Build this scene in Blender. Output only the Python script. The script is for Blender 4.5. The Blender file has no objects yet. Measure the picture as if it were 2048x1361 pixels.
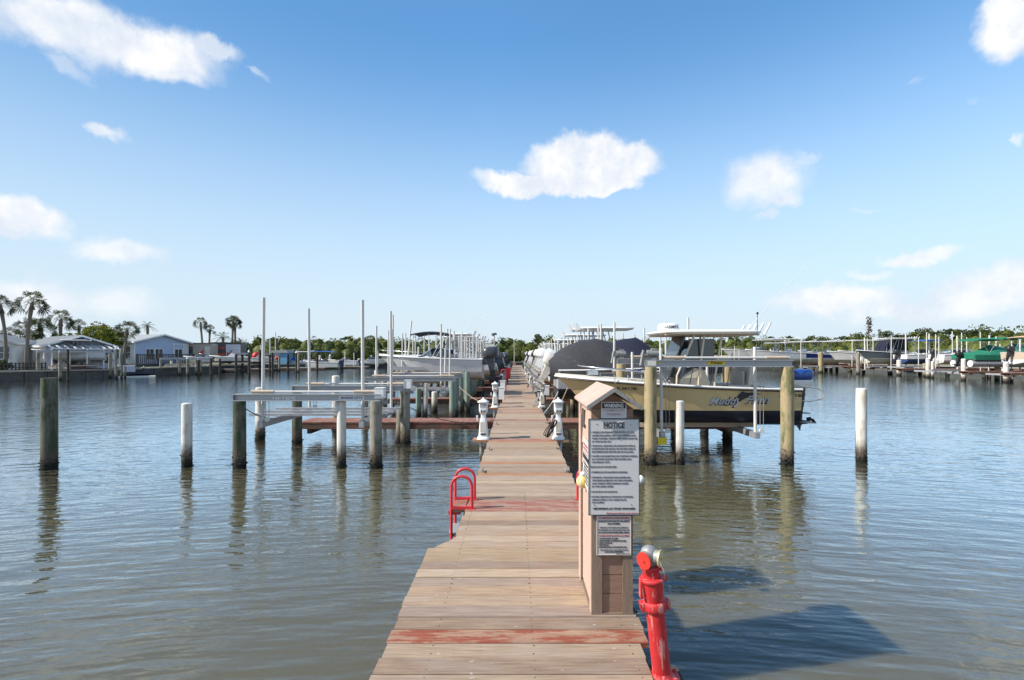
import bpy, math, random
import numpy as np
from mathutils import Vector, Matrix
R = math.radians
PI = math.pi
rnd = random.Random(7)
sc = bpy.context.scene
COL = sc.collection

# ------------------------------------------------------------------ camera
F = 1000.0                      # focal length in photo pixels (photo 2048 wide)
CAMZ = 2.3
cam_d = bpy.data.cameras.new('camera'); cam = bpy.data.objects.new('camera', cam_d); COL.objects.link(cam)
cam.location = (0, 0, CAMZ); cam.rotation_euler = (R(90), 0, 0)
cam_d.sensor_width = 36; cam_d.lens = 36 * F / 2048
cam_d.shift_x = -9 / 2048; cam_d.shift_y = 27.5 / 2048
cam_d.clip_start = 0.05; cam_d.clip_end = 3000
sc.camera = cam

def P(px, py, Y):
    "point seen at photo pixel (px,py) at distance Y"
    return ((px - 1033) * Y / F, Y, CAMZ - (py - 708) * Y / F)
def PX(px, Y): return (px - 1033) * Y / F

# ------------------------------------------------------------------ light
SUN_EL = R(41); SDX, SDY = 1.0, 0.25          # shadows fall along +X, a little away
sd = Vector((SDX, SDY, 0)).normalized() * math.cos(SUN_EL); sd.z = -math.sin(SUN_EL)
sl = bpy.data.lights.new('sun', 'SUN'); sl.energy = 4.1; sl.angle = R(0.5); sl.color = (1.0, 0.94, 0.85)
so = bpy.data.objects.new('sun', sl); COL.objects.link(so); so.rotation_euler = sd.to_track_quat('-Z', 'Y').to_euler()
so.location = (-20, -5, 30)

world = bpy.data.worlds.new('World'); sc.world = world; world.use_nodes = True
wn = world.node_tree; wn.nodes.clear()
class G:
    "small node-graph helper"
    def __init__(s, nt): s.nt = nt
    def n(s, t, **k):
        nd = s.nt.nodes.new(t)
        for a, b in k.items(): setattr(nd, a, b)
        return nd
    def put(s, sock, v):
        if v is None: return
        if isinstance(v, bpy.types.NodeSocket): s.nt.links.new(v, sock)
        else: sock.default_value = v
    def math(s, op, a, b=None, c=None, clamp=False):
        nd = s.n('ShaderNodeMath', operation=op, use_clamp=clamp)
        for i, v in enumerate((a, b, c)): s.put(nd.inputs[i], v)
        return nd.outputs[0]
    def vmath(s, op, a, b=None, scale=None):
        nd = s.n('ShaderNodeVectorMath', operation=op)
        s.put(nd.inputs[0], a); s.put(nd.inputs[1], b)
        if scale is not None: s.put(nd.inputs['Scale'], scale)
        return nd.outputs['Value'] if op in ('LENGTH', 'DOT_PRODUCT') else nd.outputs[0]
    def mix(s, f, a, b, mode='MIX'):
        nd = s.n('ShaderNodeMix', data_type='RGBA', blend_type=mode)
        s.put(nd.inputs[0], f); s.put(nd.inputs[6], a); s.put(nd.inputs[7], b)
        return nd.outputs[2]
    def noise(s, vec, scale, detail=4, rough=.5, dim='3D', col=False):
        nd = s.n('ShaderNodeTexNoise', noise_dimensions=dim)
        s.put(nd.inputs['Vector'], vec); nd.inputs['Scale'].default_value = scale
        nd.inputs['Detail'].default_value = detail; nd.inputs['Roughness'].default_value = rough
        return nd.outputs['Color' if col else 'Fac']
    def ramp(s, f, *stops):
        nd = s.n('ShaderNodeValToRGB'); e = nd.color_ramp.elements
        while len(e) < len(stops): e.new(.5)
        for i, (p, c) in enumerate(stops): e[i].position = p; e[i].color = (*c, 1) if len(c) == 3 else c
        s.put(nd.inputs[0], f); return nd.outputs[0]
    def maprange(s, v, a, b, c=0., d=1., smooth=False):
        nd = s.n('ShaderNodeMapRange', clamp=True)
        if smooth: nd.interpolation_type = 'SMOOTHSTEP'
        s.put(nd.inputs[0], v)
        for i, x in enumerate((a, b, c, d)): s.put(nd.inputs[1 + i], x)
        return nd.outputs[0]
    def comb(s, x, y, z=0.):
        nd = s.n('ShaderNodeCombineXYZ')
        for i, v in enumerate((x, y, z)): s.put(nd.inputs[i], v)
        return nd.outputs[0]
g = G(wn)
sky = g.n('ShaderNodeTexSky', sky_type='NISHITA')
sky.sun_disc = False; sky.sun_elevation = SUN_EL
sky.sun_rotation = math.atan2(-SDX, -SDY) % (2 * PI)
sky.altitude = 0; sky.air_density = 1.0; sky.dust_density = 0.1; sky.ozone_density = 2.4
tc = g.n('ShaderNodeTexCoord').outputs['Generated']
sep = g.n('ShaderNodeSeparateXYZ'); g.put(sep.inputs[0], tc)
X, Y, Z = sep.outputs
az = g.math('ARCTAN2', X, Y)
el = g.math('ARCTAN2', Z, g.math('SQRT', g.math('ADD', g.math('MULTIPLY', X, X), g.math('MULTIPLY', Y, Y))))
uv = g.comb(az, el, 0.)
n1 = g.noise(uv, 9, 6, .58, '2D', True)
n2 = g.noise(uv, 32, 4, .6, '2D', True)
dist = g.vmath('SCALE', g.vmath('SUBTRACT', n1, (.5, .5, .5)), None, .066)
dist2 = g.vmath('SCALE', g.vmath('SUBTRACT', n2, (.5, .5, .5)), None, .016)
uvd = g.vmath('MULTIPLY', g.vmath('ADD', g.vmath('ADD', uv, dist), dist2), (1., 1., 0.))
# centre px, py, half-width, half-height, softness, strength
CL = [(110,50,170,62,.75,.95),(265,85,200,55,.7,1.),(330,135,95,28,.8,.9),(430,110,70,22,.8,.8),(135,130,55,16,.9,.35),
      (212,262,42,16,.9,.8),(1160,322,105,48,.42,1.),(1080,362,120,26,.5,1.),(1240,330,80,42,.45,1.),(1190,375,90,18,.5,.95),
      (1530,360,92,50,.8,.85),(1560,395,60,22,.8,.8),(1530,427,30,10,.9,.6),(1608,312,36,10,.9,.35),(2010,60,75,75,.6,1.),(2055,30,60,90,.6,1.),
      (2026,298,13,20,.9,.55),(35,440,105,45,.6,.95),(10,470,90,22,.7,.8),(240,503,92,28,.75,.75),(70,600,170,42,.9,.7),(230,605,110,34,.95,.55),(30,640,160,34,.95,.6),
      (1835,513,82,17,.75,.8),(1730,550,50,9,.9,.5),(1670,600,135,28,.65,.85),(1800,620,120,26,.8,.8),(1960,600,130,45,.7,.85),(2040,570,90,40,.7,.8),(1900,625,150,30,.9,.7),(1725,418,26,6,1.,.3),(525,155,18,9,1.,.4),(1823,162,18,6,1.,.2),(2045,535,25,12,.9,.5),(1968,225,14,6,1.,.15)]
acc = None; shade = None
for (cx, cy, rx, ry, soft, st) in CL:
    a = math.atan((cx - 1033) / F); e = math.atan((708 - cy) / F * math.cos(a))
    k = math.cos(a) ** 2
    ra = rx / F * k; re = ry / F * math.cos(a) * math.cos(e) ** 2
    d = g.vmath('LENGTH', g.vmath('MULTIPLY', g.vmath('SUBTRACT', uvd, (a, e, 0)), (1 / ra, 1 / re, 0)))
    m = g.maprange(d, 1.27, 1.27 - min(1.0, soft * 1.05), 0., st, True)
    acc = m if acc is None else g.math('MAXIMUM', acc, m)
# fair-weather clouds in the unseen sky behind the camera, thickened to add fill light
aabs = g.math('ABSOLUTE', az)
beh = g.maprange(aabs, .95, 1.3)
nb = g.noise(g.comb(g.math('MULTIPLY', az, 2.2), g.math('MULTIPLY', el, 7.), 0.), 1.6, 6, .55, '2D')
gen = g.math('MULTIPLY', g.math('MULTIPLY', beh, g.maprange(nb, .50, .62, 0., .9, True)), g.maprange(el, 1.1, .7))
acc = g.math('MAXIMUM', acc, gen)
up = g.math('MULTIPLY', acc, g.maprange(g.noise(uv, 40, 5, .6, '2D'), .15, .5, .82, 1.))
hs = g.n('ShaderNodeHueSaturation'); hs.inputs['Saturation'].default_value = 1.0; hs.inputs['Value'].default_value = 1.
wn.links.new(sky.outputs[0], hs.inputs['Color'])
tint = g.mix(1., hs.outputs[0], (.90, 1.36, 1.50, 1), 'MULTIPLY')
# thin bright air low down
low = g.maprange(el, .58, -.02, 0., 1., True)
tint = g.vmath('SCALE', tint, None, g.maprange(az, -.85, -.05, .66, 1.))
skyc = g.mix(low, tint, (4.35, 5.1, 5.7, 1))
cloudc = g.mix(g.maprange(g.noise(g.vmath('ADD', uv, (0., .02, 0.)), 14, 4, .6, '2D'), .35, .65), (4.9, 5.3, 5.9, 1), (6.35, 6.35, 6.4, 1))
final = g.mix(up, skyc, cloudc)
bg = g.n('ShaderNodeBackground'); g.put(bg.inputs[0], final); bg.inputs[1].default_value = .1
wo = g.n('ShaderNodeOutputWorld'); wn.links.new(bg.outputs[0], wo.inputs[0])
world.cycles.sampling_method = 'MANUAL'; world.cycles.sample_map_resolution = 512

sc.view_settings.view_transform = 'Standard'; sc.view_settings.look = 'None'
sc.view_settings.exposure = 0.7; sc.view_settings.gamma = 1; sc.view_settings.use_curve_mapping = False
sc.cycles.use_denoising = True
sc.cycles.max_bounces = 6; sc.cycles.transparent_max_bounces = 8
sc.cycles.caustics_reflective = False; sc.cycles.caustics_refractive = False

# ------------------------------------------------------------------ materials
MATS = {}
def mat(name, col, rough=.6, var=.18, scale=6., col2=None, metal=0., bump=0., stretch=(1, 1, 1), world_co=False,
        dirt=None, dirt_at=(.55, .7), dirt_scale=9., rand=0., spec=.5, grime=0.):
    m = bpy.data.materials.new(name); m.use_nodes = True; nt = m.node_tree; g = G(nt)
    b = nt.nodes['Principled BSDF']
    b.inputs['Roughness'].default_value = rough; b.inputs['Metallic'].default_value = metal
    b.inputs['Specular IOR Level'].default_value = spec
    if world_co: co = g.n('ShaderNodeNewGeometry').outputs['Position']
    else:
        co = g.n('ShaderNodeTexCoord').outputs['Object']
    oi = g.n('ShaderNodeObjectInfo').outputs['Random']
    if not world_co: co = g.vmath('ADD', co, g.comb(g.math('MULTIPLY', oi, 37.), g.math('MULTIPLY', oi, 17.), g.math('MULTIPLY', oi, 23.)))
    cs = g.vmath('MULTIPLY', co, stretch)
    n = g.noise(cs, scale, 6, .6)
    c1 = (*[x * (1 - var) for x in col], 1); c2 = (*[min(1, x * (1 + var)) for x in (col2 or col)], 1)
    c = g.mix(g.maprange(n, .3, .7), c1, c2)
    if dirt:
        d = g.maprange(g.noise(cs if name.startswith('hydrant') else co, dirt_scale, 6, .65), dirt_at[0], dirt_at[1])
        c = g.mix(d, c, (*dirt, 1))
    if rand:
        c = g.mix(1., c, g.ramp(oi, (0, (1 - rand,) * 3), (1, (1,) * 3)), 'MULTIPLY')
    g.put(b.inputs['Base Color'], c)
    g.put(b.inputs['Roughness'], g.maprange(n, .2, .8, max(.02, rough - .08), min(1, rough + .08)))
    if bump:
        bn = g.n('ShaderNodeBump'); bn.inputs['Strength'].default_value = bump; bn.inputs['Distance'].default_value = .01
        g.put(bn.inputs['Height'], g.noise(cs, scale * 4, 5, .6)); nt.links.new(bn.outputs[0], b.inputs['Normal'])
    MATS[name] = m; return m

def plank_mat(name, stops, paint=None, rough=.75):
    m = bpy.data.materials.new(name); m.use_nodes = True; nt = m.node_tree; g = G(nt)
    b = nt.nodes['Principled BSDF']; b.inputs['Specular IOR Level'].default_value = .25
    oi = g.n('ShaderNodeObjectInfo').outputs['Random']
    co = g.vmath('ADD', g.n('ShaderNodeTexCoord').outputs['Object'], g.comb(g.math('MULTIPLY', oi, 57.), g.math('MULTIPLY', oi, 91.), 0.))
    grain = g.noise(g.vmath('MULTIPLY', co, (1.6, 30, 20)), 2.2, 7, .62)
    fine = g.noise(g.vmath('MULTIPLY', co, (6, 160, 100)), 1.5, 4, .6)
    blot = g.noise(g.vmath('MULTIPLY', co, (1., 2.5, 1)), 1.7, 5, .6)
    base = g.ramp(oi, *stops)
    c = g.mix(g.maprange(grain, .32, .68), g.mix(1., base, (.60, .55, .52, 1), 'MULTIPLY'), base)
    c = g.mix(g.math('MULTIPLY', g.maprange(blot, .5, .75), .45), c, (.34, .30, .27, 1))
    c = g.mix(g.math('MULTIPLY', g.maprange(blot, .46, .28), .35), c, (.50, .36, .22, 1))
    c = g.mix(g.math('MULTIPLY', g.maprange(fine, .58, .75), .35), c, (.17, .11, .075, 1))
    # cracks and knots
    kn = g.noise(g.vmath('MULTIPLY', co, (5.5, 9, 5)), 1.4, 2, .5)
    c = g.mix(g.math('MULTIPLY', g.maprange(kn, .73, .77), .7), c, (.12, .07, .045, 1))
    sp = g.noise(g.vmath('MULTIPLY', co, (14, 30, 5)), 1.3, 3, .5)
    c = g.mix(g.math('MULTIPLY', g.maprange(sp, .69, .74), .5), c, (.62, .60, .57, 1))
    if paint:
        pm = g.noise(g.vmath('MULTIPLY', co, (1.5, 9, 5)), 2.1, 7, .68)
        pc = g.mix(g.maprange(grain, .3, .7), (*[x * .75 for x in paint], 1), (*paint, 1))
        c = g.mix(g.maprange(pm, .53, .46), c, pc)
    g.put(b.inputs['Base Color'], c); b.inputs['Roughness'].default_value = rough
    bn = g.n('ShaderNodeBump'); bn.inputs['Strength'].default_value = .5; bn.inputs['Distance'].default_value = .004
    g.put(bn.inputs['Height'], g.math('ADD', grain, g.math('MULTIPLY', fine, .5))); nt.links.new(bn.outputs[0], b.inputs['Normal'])
    MATS[name] = m; return m

PL = [(0, (.30, .215, .155)), (.14, (.50, .385, .275)), (.28, (.35, .27, .22)), (.42, (.46, .335, .225)), (.56, (.33, .24, .18)), (.7, (.54, .42, .295)), (.85, (.41, .315, .245)), (1, (.46, .345, .245))]
plank_mat('plank', PL)
plank_mat('plank_warm', [(0, (.38, .275, .18)), (1, (.43, .32, .21))])
plank_mat('plank_red', [(0, (.40, .24, .16)), (1, (.42, .25, .17))], (.30, .085, .05))
plank_mat('plank_redwash', [(0, (.40, .25, .19)), (1, (.42, .26, .2))], (.33, .13, .09))
plank_mat('plank_orange', [(0, (.42, .25, .15)), (1, (.46, .29, .18))], (.42, .17, .07))
plank_mat('fingerwood', [(0, (.30, .16, .12)), (1, (.38, .24, .18))], (.27, .10, .07))
mat('timber_dark', (.07, .045, .035), .8, .4, 8, bump=.4)
mat('fascia', (.10, .055, .04), .75, .4, 5, stretch=(1, 6, 6), dirt=(.20, .07, .04), dirt_at=(.5, .65), dirt_scale=2.5, bump=.3)

def pile_mat(name, c1, c2, algae=None, al_amt=0., black_h=.35):
    m = bpy.data.materials.new(name); m.use_nodes = True; nt = m.node_tree; g = G(nt)
    b = nt.nodes['Principled BSDF']; b.inputs['Specular IOR Level'].default_value = .25
    pos = g.n('ShaderNodeNewGeometry').outputs['Position']
    s = g.n('ShaderNodeSeparateXYZ'); g.put(s.inputs[0], pos); z = s.outputs[2]
    gr = g.noise(g.vmath('MULTIPLY', pos, (22, 22, 1.6)), 1.6, 6, .65)
    bl = g.noise(g.vmath('MULTIPLY', pos, (3, 3, 1.2)), 2.1, 5, .6)
    c = g.mix(g.maprange(gr, .3, .7), (*c1, 1), (*c2, 1))
    c = g.mix(g.math('MULTIPLY', g.maprange(gr, .62, .7), .6), c, (*[x * .35 for x in c1], 1))
    if algae: c = g.mix(g.math('MULTIPLY', g.maprange(bl, .62 - al_amt * .35, .72 - al_amt * .3), .85), c, (*algae, 1))
    c = g.mix(g.math('MULTIPLY', g.maprange(g.noise(g.vmath('MULTIPLY', pos, (30, 30, 1.1)), 1.3, 3, .5), .66, .70), .75), c, (.03, .025, .02, 1))
    hz = g.math('ADD', z, g.math('MULTIPLY', g.math('SUBTRACT', g.noise(g.vmath('MULTIPLY', pos, (9, 9, 5)), 2.5, 4, .6), .5), .28))
    c = g.mix(g.maprange(hz, black_h + .12, black_h * .6), c, (.10, .075, .055, 1))
    spk = g.maprange(g.noise(pos, 42, 2, .5), .56, .62)
    c = g.mix(g.math('MULTIPLY', spk, g.maprange(hz, black_h, black_h * .5, 0., .8)), c, (.30, .27, .22, 1))
    c = g.mix(g.maprange(hz, .24, .08), c, (.018, .018, .014, 1))
    g.put(b.inputs['Base Color'], c); b.inputs['Roughness'].default_value = .85
    bn = g.n('ShaderNodeBump'); bn.inputs['Strength'].default_value = .5; bn.inputs['Distance'].default_value = .012
    g.put(bn.inputs['Height'], g.math('ADD', gr, g.math('MULTIPLY', spk, g.maprange(hz, .4, .2)))); nt.links.new(bn.outputs[0], b.inputs['Normal'])
    MATS[name] = m; return m
pile_mat('pile_green', (.075, .078, .06), (.19, .185, .145), (.045, .065, .03), .5)
pile_mat('pile_grey', (.24, .22, .18), (.34, .31, .26), (.10, .12, .07), .3)
pile_mat('pile_tan', (.33, .26, .15), (.46, .37, .22), (.16, .17, .08), .3, .32)
pile_mat('pile_dark', (.035, .03, .025), (.07, .06, .05), None, 0, .3)
pile_mat('pile_white', (.60, .57, .51), (.78, .75, .70), (.48, .42, .34), .35, .40)
pile_mat('pile_teal', (.15, .22, .19), (.28, .36, .31), (.33, .2, .12), .25)
pile_mat('barnacle', (.06, .05, .04), (.16, .14, .11), None, 0, .6)

mat('alu', (.36, .36, .37), .42, .12, 7, metal=.35, stretch=(1, 4, 4), dirt=(.30, .29, .28), dirt_at=(.6, .75))
mat('alu_dull', (.36, .36, .37), .5, .2, 6, metal=.2, dirt=(.2, .19, .17), dirt_at=(.55, .75))
mat('pvc', (.64, .62, .58), .4, .06, 4, dirt=(.52, .48, .42), dirt_at=(.62, .8), dirt_scale=3)
mat('pvc_grey', (.40, .40, .40), .5, .12, 5)
mat('white', (.78, .78, .77), .35, .04, 5, dirt=(.55, .52, .47), dirt_at=(.64, .8), dirt_scale=4)
mat('gelcoat', (.80, .79, .77), .22, .04, 2)
mat('offwhite', (.62, .58, .52), .45, .08, 5, dirt=(.42, .38, .33), dirt_at=(.6, .8))
mat('cream', (.66, .60, .48), .4, .06, 5)
mat('hull_khaki', (.68, .52, .27), .25, .05, 1.5)
mat('hull_grey', (.36, .37, .39), .3, .05, 2)
mat('hull_lgrey', (.62, .62, .62), .3, .06, 2, dirt=(.40, .38, .36), dirt_at=(.6, .8), dirt_scale=2)
mat('hull_slate', (.12, .145, .17), .25, .08, 2)
mat('hull_blue', (.02, .06, .27), .22, .08, 2)
mat('navy', (.012, .016, .04), .35, .2, 3, dirt=(.03, .03, .04), dirt_at=(.55, .7), dirt_scale=5)
mat('bottom_blue', (.03, .06, .16), .5, .2, 3)
mat('bottom_white', (.55, .53, .49), .5, .15, 3, dirt=(.3, .27, .22), dirt_at=(.55, .75), dirt_scale=4)
mat('bottom_black', (.03, .03, .035), .5, .2, 3)
mat('canvas_grey', (.030, .030, .034), .85, .12, 12, bump=.2, dirt=(.07, .07, .075), dirt_at=(.55, .8))
mat('canvas_navy', (.006, .008, .024), .85, .15, 12, bump=.2)
mat('canvas_green', (.012, .17, .10), .8, .12, 12, bump=.2)
mat('canvas_blue', (.02, .10, .36), .8, .12, 12, bump=.2)
mat('canvas_peach', (.62, .36, .22), .8, .1, 12, bump=.2)
mat('canvas_tan', (.50, .40, .30), .8, .1, 12, bump=.2)
mat('vinyl', (.50, .48, .45), .55, .08, 8)
mat('black', (.02, .02, .022), .4, .2, 6)
mat('rubber', (.025, .025, .026), .6, .2, 10)
mat('engine_navy', (.035, .06, .11), .25, .1, 3)
mat('engine_dark', (.045, .05, .06), .3, .15, 4)
mat('engine_blue', (.015, .06, .25), .22, .1, 3)
mat('steel', (.62, .62, .62), .25, .08, 6, metal=.9)
mat('galv', (.30, .30, .29), .55, .2, 14, metal=.4, dirt=(.28, .25, .2), dirt_at=(.52, .7), dirt_scale=18, bump=.3)
mat('brass', (.62, .50, .22), .45, .15, 18, metal=.5, dirt=(.5, .47, .36), dirt_at=(.5, .65), dirt_scale=25)
mat('red_cap', (.72, .045, .03), .5, .06, 12)
mat('ladder_red', (.58, .035, .045), .4, .12, 9, dirt=(.66, .30, .28), dirt_at=(.64, .76), dirt_scale=22)
mat('red', (.55, .03, .03), .5, .12, 8)
mat('hull_red', (.62, .07, .04), .5, .1, 5)
mat('yellow', (.70, .52, .03), .5, .08, 8)
mat('ball_yellow', (.72, .55, .16), .5, .08, 12)
mat('cord', (.03, .03, .032), .55, .2, 10)
mat('glass_dark', (.05, .06, .07), .08, .3, 2, spec=.9)
mat('glass_window', (.035, .05, .07), .06, .3, 2, spec=.9)
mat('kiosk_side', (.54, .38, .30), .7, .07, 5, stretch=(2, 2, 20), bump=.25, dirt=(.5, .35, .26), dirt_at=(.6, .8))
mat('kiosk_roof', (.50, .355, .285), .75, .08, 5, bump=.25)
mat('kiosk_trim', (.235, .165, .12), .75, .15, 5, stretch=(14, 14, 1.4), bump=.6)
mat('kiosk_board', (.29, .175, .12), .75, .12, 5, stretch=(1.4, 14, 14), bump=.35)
mat('shingle_edge', (.27, .26, .25), .8, .15, 14, bump=.3)
mat('sign_face', (.62, .61, .60), .5, .04, 30, dirt=(.55, .54, .54), dirt_at=(.5, .8), dirt_scale=30)
mat('sign_cream', (.60, .56, .52), .5, .05, 30)
mat('sign_black', (.02, .018, .022), .5, .1, 10)
mat('ink', (.03, .03, .035), .6, .1, 10)
mat('ink_soft', (.12, .12, .13), .6, .1, 10)
mat('ink_red', (.48, .13, .13), .6, .1, 10)
mat('ink_pink', (.55, .40, .40), .6, .1, 10)
mat('ink_silver', (.52, .55, .62), .4, .1, 10)
mat('ink_white', (.82, .82, .82), .5, .05, 10)
mat('ink_yellow', (.75, .55, .02), .5, .05, 10)
mat('siding_cream', (.80, .72, .60), .7, .06, 3)
mat('siding_white', (.82, .81, .80), .65, .05, 3)
mat('siding_blue', (.42, .51, .68), .65, .05, 3)
mat('siding_lilac', (.55, .57, .66), .65, .05, 3)
mat('gable_grey', (.25, .27, .31), .8, .08, 3)
mat('roof_grey', (.15, .16, .175), .75, .12, 6, bump=.2)
mat('roof_light', (.30, .31, .32), .7, .1, 6)
mat('deck_wood', (.06, .052, .045), .8, .25, 5)
mat('skirt', (.06, .075, .10), .8, .2, 6)
mat('rv_tan', (.42, .36, .30), .45, .08, 3)
mat('rv_white', (.64, .64, .66), .4, .08, 3)
mat('rv_dark', (.09, .09, .10), .45, .2, 3)
mat('brick', (.16, .085, .07), .8, .35, 9, world_co=True)
mat('seawall', (.095, .09, .08), .9, .4, 5, world_co=True, dirt=(.16, .15, .13), dirt_at=(.55, .7), dirt_scale=4, bump=.4)
mat('seacap', (.33, .31, .28), .85, .15, 5, world_co=True)
mat('land', (.20, .19, .12), .95, .3, 1.5, world_co=True, dirt=(.10, .12, .05), dirt_at=(.45, .6), dirt_scale=1.)
mat('bed', (.05, .05, .035), .95, .3, 1., world_co=True)
mat('lamp_post', (.45, .40, .37), .6, .1, 5)
mat('shed_blue', (.12, .30, .50), .5, .08, 4)

def leaf_mat(name, cols, scale=.8, rough=.65):
    m = bpy.data.materials.new(name); m.use_nodes = True; nt = m.node_tree; g = G(nt)
    b = nt.nodes['Principled BSDF']; b.inputs['Roughness'].default_value = rough; b.inputs['Specular IOR Level'].default_value = .3
    pos = g.n('ShaderNodeNewGeometry').outputs['Position']
    a = g.noise(pos, scale, 3, .6); f = g.noise(pos, scale * 9, 2, .5)
    v = g.math('ADD', g.math('MULTIPLY', a, .55), g.math('MULTIPLY', f, .45))
    c = g.ramp(v, *[(.33 + .34 * i / (len(cols) - 1), c) for i, c in enumerate(cols)])
    g.put(b.inputs['Base Color'], c)
    tr = g.n('ShaderNodeBsdfTranslucent'); g.put(tr.inputs[0], g.mix(1., c, (1.3, 1.2, .5, 1), 'MULTIPLY'))
    mx = g.n('ShaderNodeMixShader'); mx.inputs[0].default_value = .25
    nt.links.new(b.outputs[0], mx.inputs[1]); nt.links.new(tr.outputs[0], mx.inputs[2])
    nt.links.new(mx.outputs[0], nt.nodes['Material Output'].inputs[0])
    MATS[name] = m; return m
leaf_mat('mangrove', [(.012, .020, .008), (.035, .055, .014), (.085, .11, .02), (.15, .165, .03), (.20, .16, .04)], .55)
leaf_mat('bush_yellow', [(.06, .09, .015), (.14, .17, .02), (.30, .29, .04)], .8)
leaf_mat('tree_dark', [(.02, .032, .014), (.05, .07, .025), (.09, .11, .04)], .8)
leaf_mat('tree_brown', [(.07, .05, .035), (.14, .10, .07), (.20, .16, .11)], .8)
leaf_mat('palm_leaf', [(.018, .03, .012), (.045, .065, .025), (.09, .11, .035)], .9, .5)
mat('palm_dead', (.16, .11, .06), .9, .3, 8)
mat('bark', (.20, .165, .13), .9, .3, 8, stretch=(1, 1, 5), bump=.5)
mat('bark_dark', (.06, .05, .04), .9, .3, 8)
M = MATS

# ------------------------------------------------------------------ builders
class MB:
    def __init__(s): s.v = []; s.f = []; s.sm = []
    def add(s, vs, fs, smooth=False):
        o = len(s.v); s.v += [tuple(v) for v in vs]; s.f += [tuple(i + o for i in f) for f in fs]; s.sm += [smooth] * len(fs); return s
    def box(s, c, d, rz=0., ry=0., rx=0.):
        x, y, z = d[0] / 2, d[1] / 2, d[2] / 2
        vs = [Vector((a * x, b * y, e * z)) for a in (-1, 1) for b in (-1, 1) for e in (-1, 1)]
        if rz or ry or rx:
            m = Matrix.Rotation(rz, 3, 'Z') @ Matrix.Rotation(ry, 3, 'Y') @ Matrix.Rotation(rx, 3, 'X'); vs = [m @ v for v in vs]
        c = Vector(c)
        return s.add([v + c for v in vs], [(0, 1, 3, 2), (4, 6, 7, 5), (0, 4, 5, 1), (2, 3, 7, 6), (0, 2, 6, 4), (1, 5, 7, 3)])
    def b2(s, x0, x1, y0, y1, z0, z1): return s.box(((x0 + x1) / 2, (y0 + y1) / 2, (z0 + z1) / 2), (abs(x1 - x0), abs(y1 - y0), abs(z1 - z0)))
    def cyl(s, a, b, r0, r1=None, n=10, cap=True, smooth=True):
        a = Vector(a); b = Vector(b); r1 = r0 if r1 is None else r1
        d = (b - a).normalized(); u = d.orthogonal().normalized(); w = d.cross(u)
        vs = []
        for p, r in ((a, r0), (b, r1)):
            for i in range(n):
                t = 2 * PI * i / n; vs.append(p + u * math.cos(t) * r + w * math.sin(t) * r)
        s.add(vs, [(i, (i + 1) % n, n + (i + 1) % n, n + i) for i in range(n)], smooth)
        if cap: s.add(vs, [tuple(range(n - 1, -1, -1)), tuple(range(n, 2 * n))])
        return s
    def tube(s, pts, r, n=8, closed=False):
        pts = [Vector(p) for p in pts]; k = len(pts); rs = r if isinstance(r, (list, tuple)) else [r] * k
        vs = []; up = None
        for i, p in enumerate(pts):
            a = pts[i - 1] if (i or closed) else p; b = pts[(i + 1) % k] if (i < k - 1 or closed) else p
            d = (b - a).normalized()
            if up is None: up = d.orthogonal().normalized()
            up = (up - d * up.dot(d)).normalized(); w = d.cross(up)
            for j in range(n):
                t = 2 * PI * j / n; vs.append(p + (up * math.cos(t) + w * math.sin(t)) * rs[i])
        fs = []
        for i in range(k if closed else k - 1):
            q = (i + 1) % k
            for j in range(n): fs.append((i * n + j, i * n + (j + 1) % n, q * n + (j + 1) % n, q * n + j))
        s.add(vs, fs, True)
        if not closed: s.add(vs, [tuple(range(n - 1, -1, -1)), tuple(range((k - 1) * n, k * n))])
        return s
    def loft(s, rings, closed=True, cap=True, smooth=True):
        n = len(rings[0]); vs = [v for r in rings for v in r]; fs = []
        for i in range(len(rings) - 1):
            for j in range(n if closed else n - 1):
                k = (j + 1) % n; fs.append((i * n + j, i * n + k, (i + 1) * n + k, (i + 1) * n + j))
        s.add(vs, fs, smooth)
        if cap and closed: s.add(list(rings[0]), [tuple(range(n - 1, -1, -1))]); s.add(list(rings[-1]), [tuple(range(n))])
        return s
    def lathe(s, prof, c=(0, 0, 0), n=14, wob=0., rg=rnd):
        rings = []
        ws = [1 + rg.uniform(-wob, wob) for _ in range(n)]
        for (r, z) in prof:
            rings.append([(c[0] + math.cos(2 * PI * i / n) * r * ws[i], c[1] + math.sin(2 * PI * i / n) * r * ws[i], c[2] + z) for i in range(n)])
        return s.loft(rings)
    def poly(s, pts): return s.add(pts, [tuple(range(len(pts)))])
    def prism(s, pts, d):
        "extrude a polygon (3-d points) by vector d"
        n = len(pts); a = [Vector(p) for p in pts]; b = [p + Vector(d) for p in a]
        return s.add(a + b, [tuple(range(n - 1, -1, -1)), tuple(range(n, 2 * n))] + [(i, (i + 1) % n, n + (i + 1) % n, n + i) for i in range(n)])
    def sphere(s, c, r, n=12, m=8, sc_=(1, 1, 1)):
        rings = []
        for i in range(m + 1):
            t = PI * i / m; rr = max(1e-4, math.sin(t))
            rings.append([(c[0] + r * sc_[0] * rr * math.cos(2 * PI * j / n), c[1] + r * sc_[1] * rr * math.sin(2 * PI * j / n), c[2] - r * sc_[2] * math.cos(t)) for j in range(n)])
        return s.loft(rings, cap=False)
    def mesh(s, name, m):
        me = bpy.data.meshes.new(name); me.from_pydata(s.v, [], s.f); me.materials.append(m if not isinstance(m, str) else M[m])
        me.polygons.foreach_set('use_smooth', s.sm); me.update(); return me
    def build(s, name, m, parent=None, loc=None, rot=None):
        o = bpy.data.objects.new(name, s.mesh(name, m)); COL.objects.link(o)
        if parent is not None: o.parent = parent
        if loc: o.location = loc
        if rot: o.rotation_euler = rot
        return o

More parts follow.
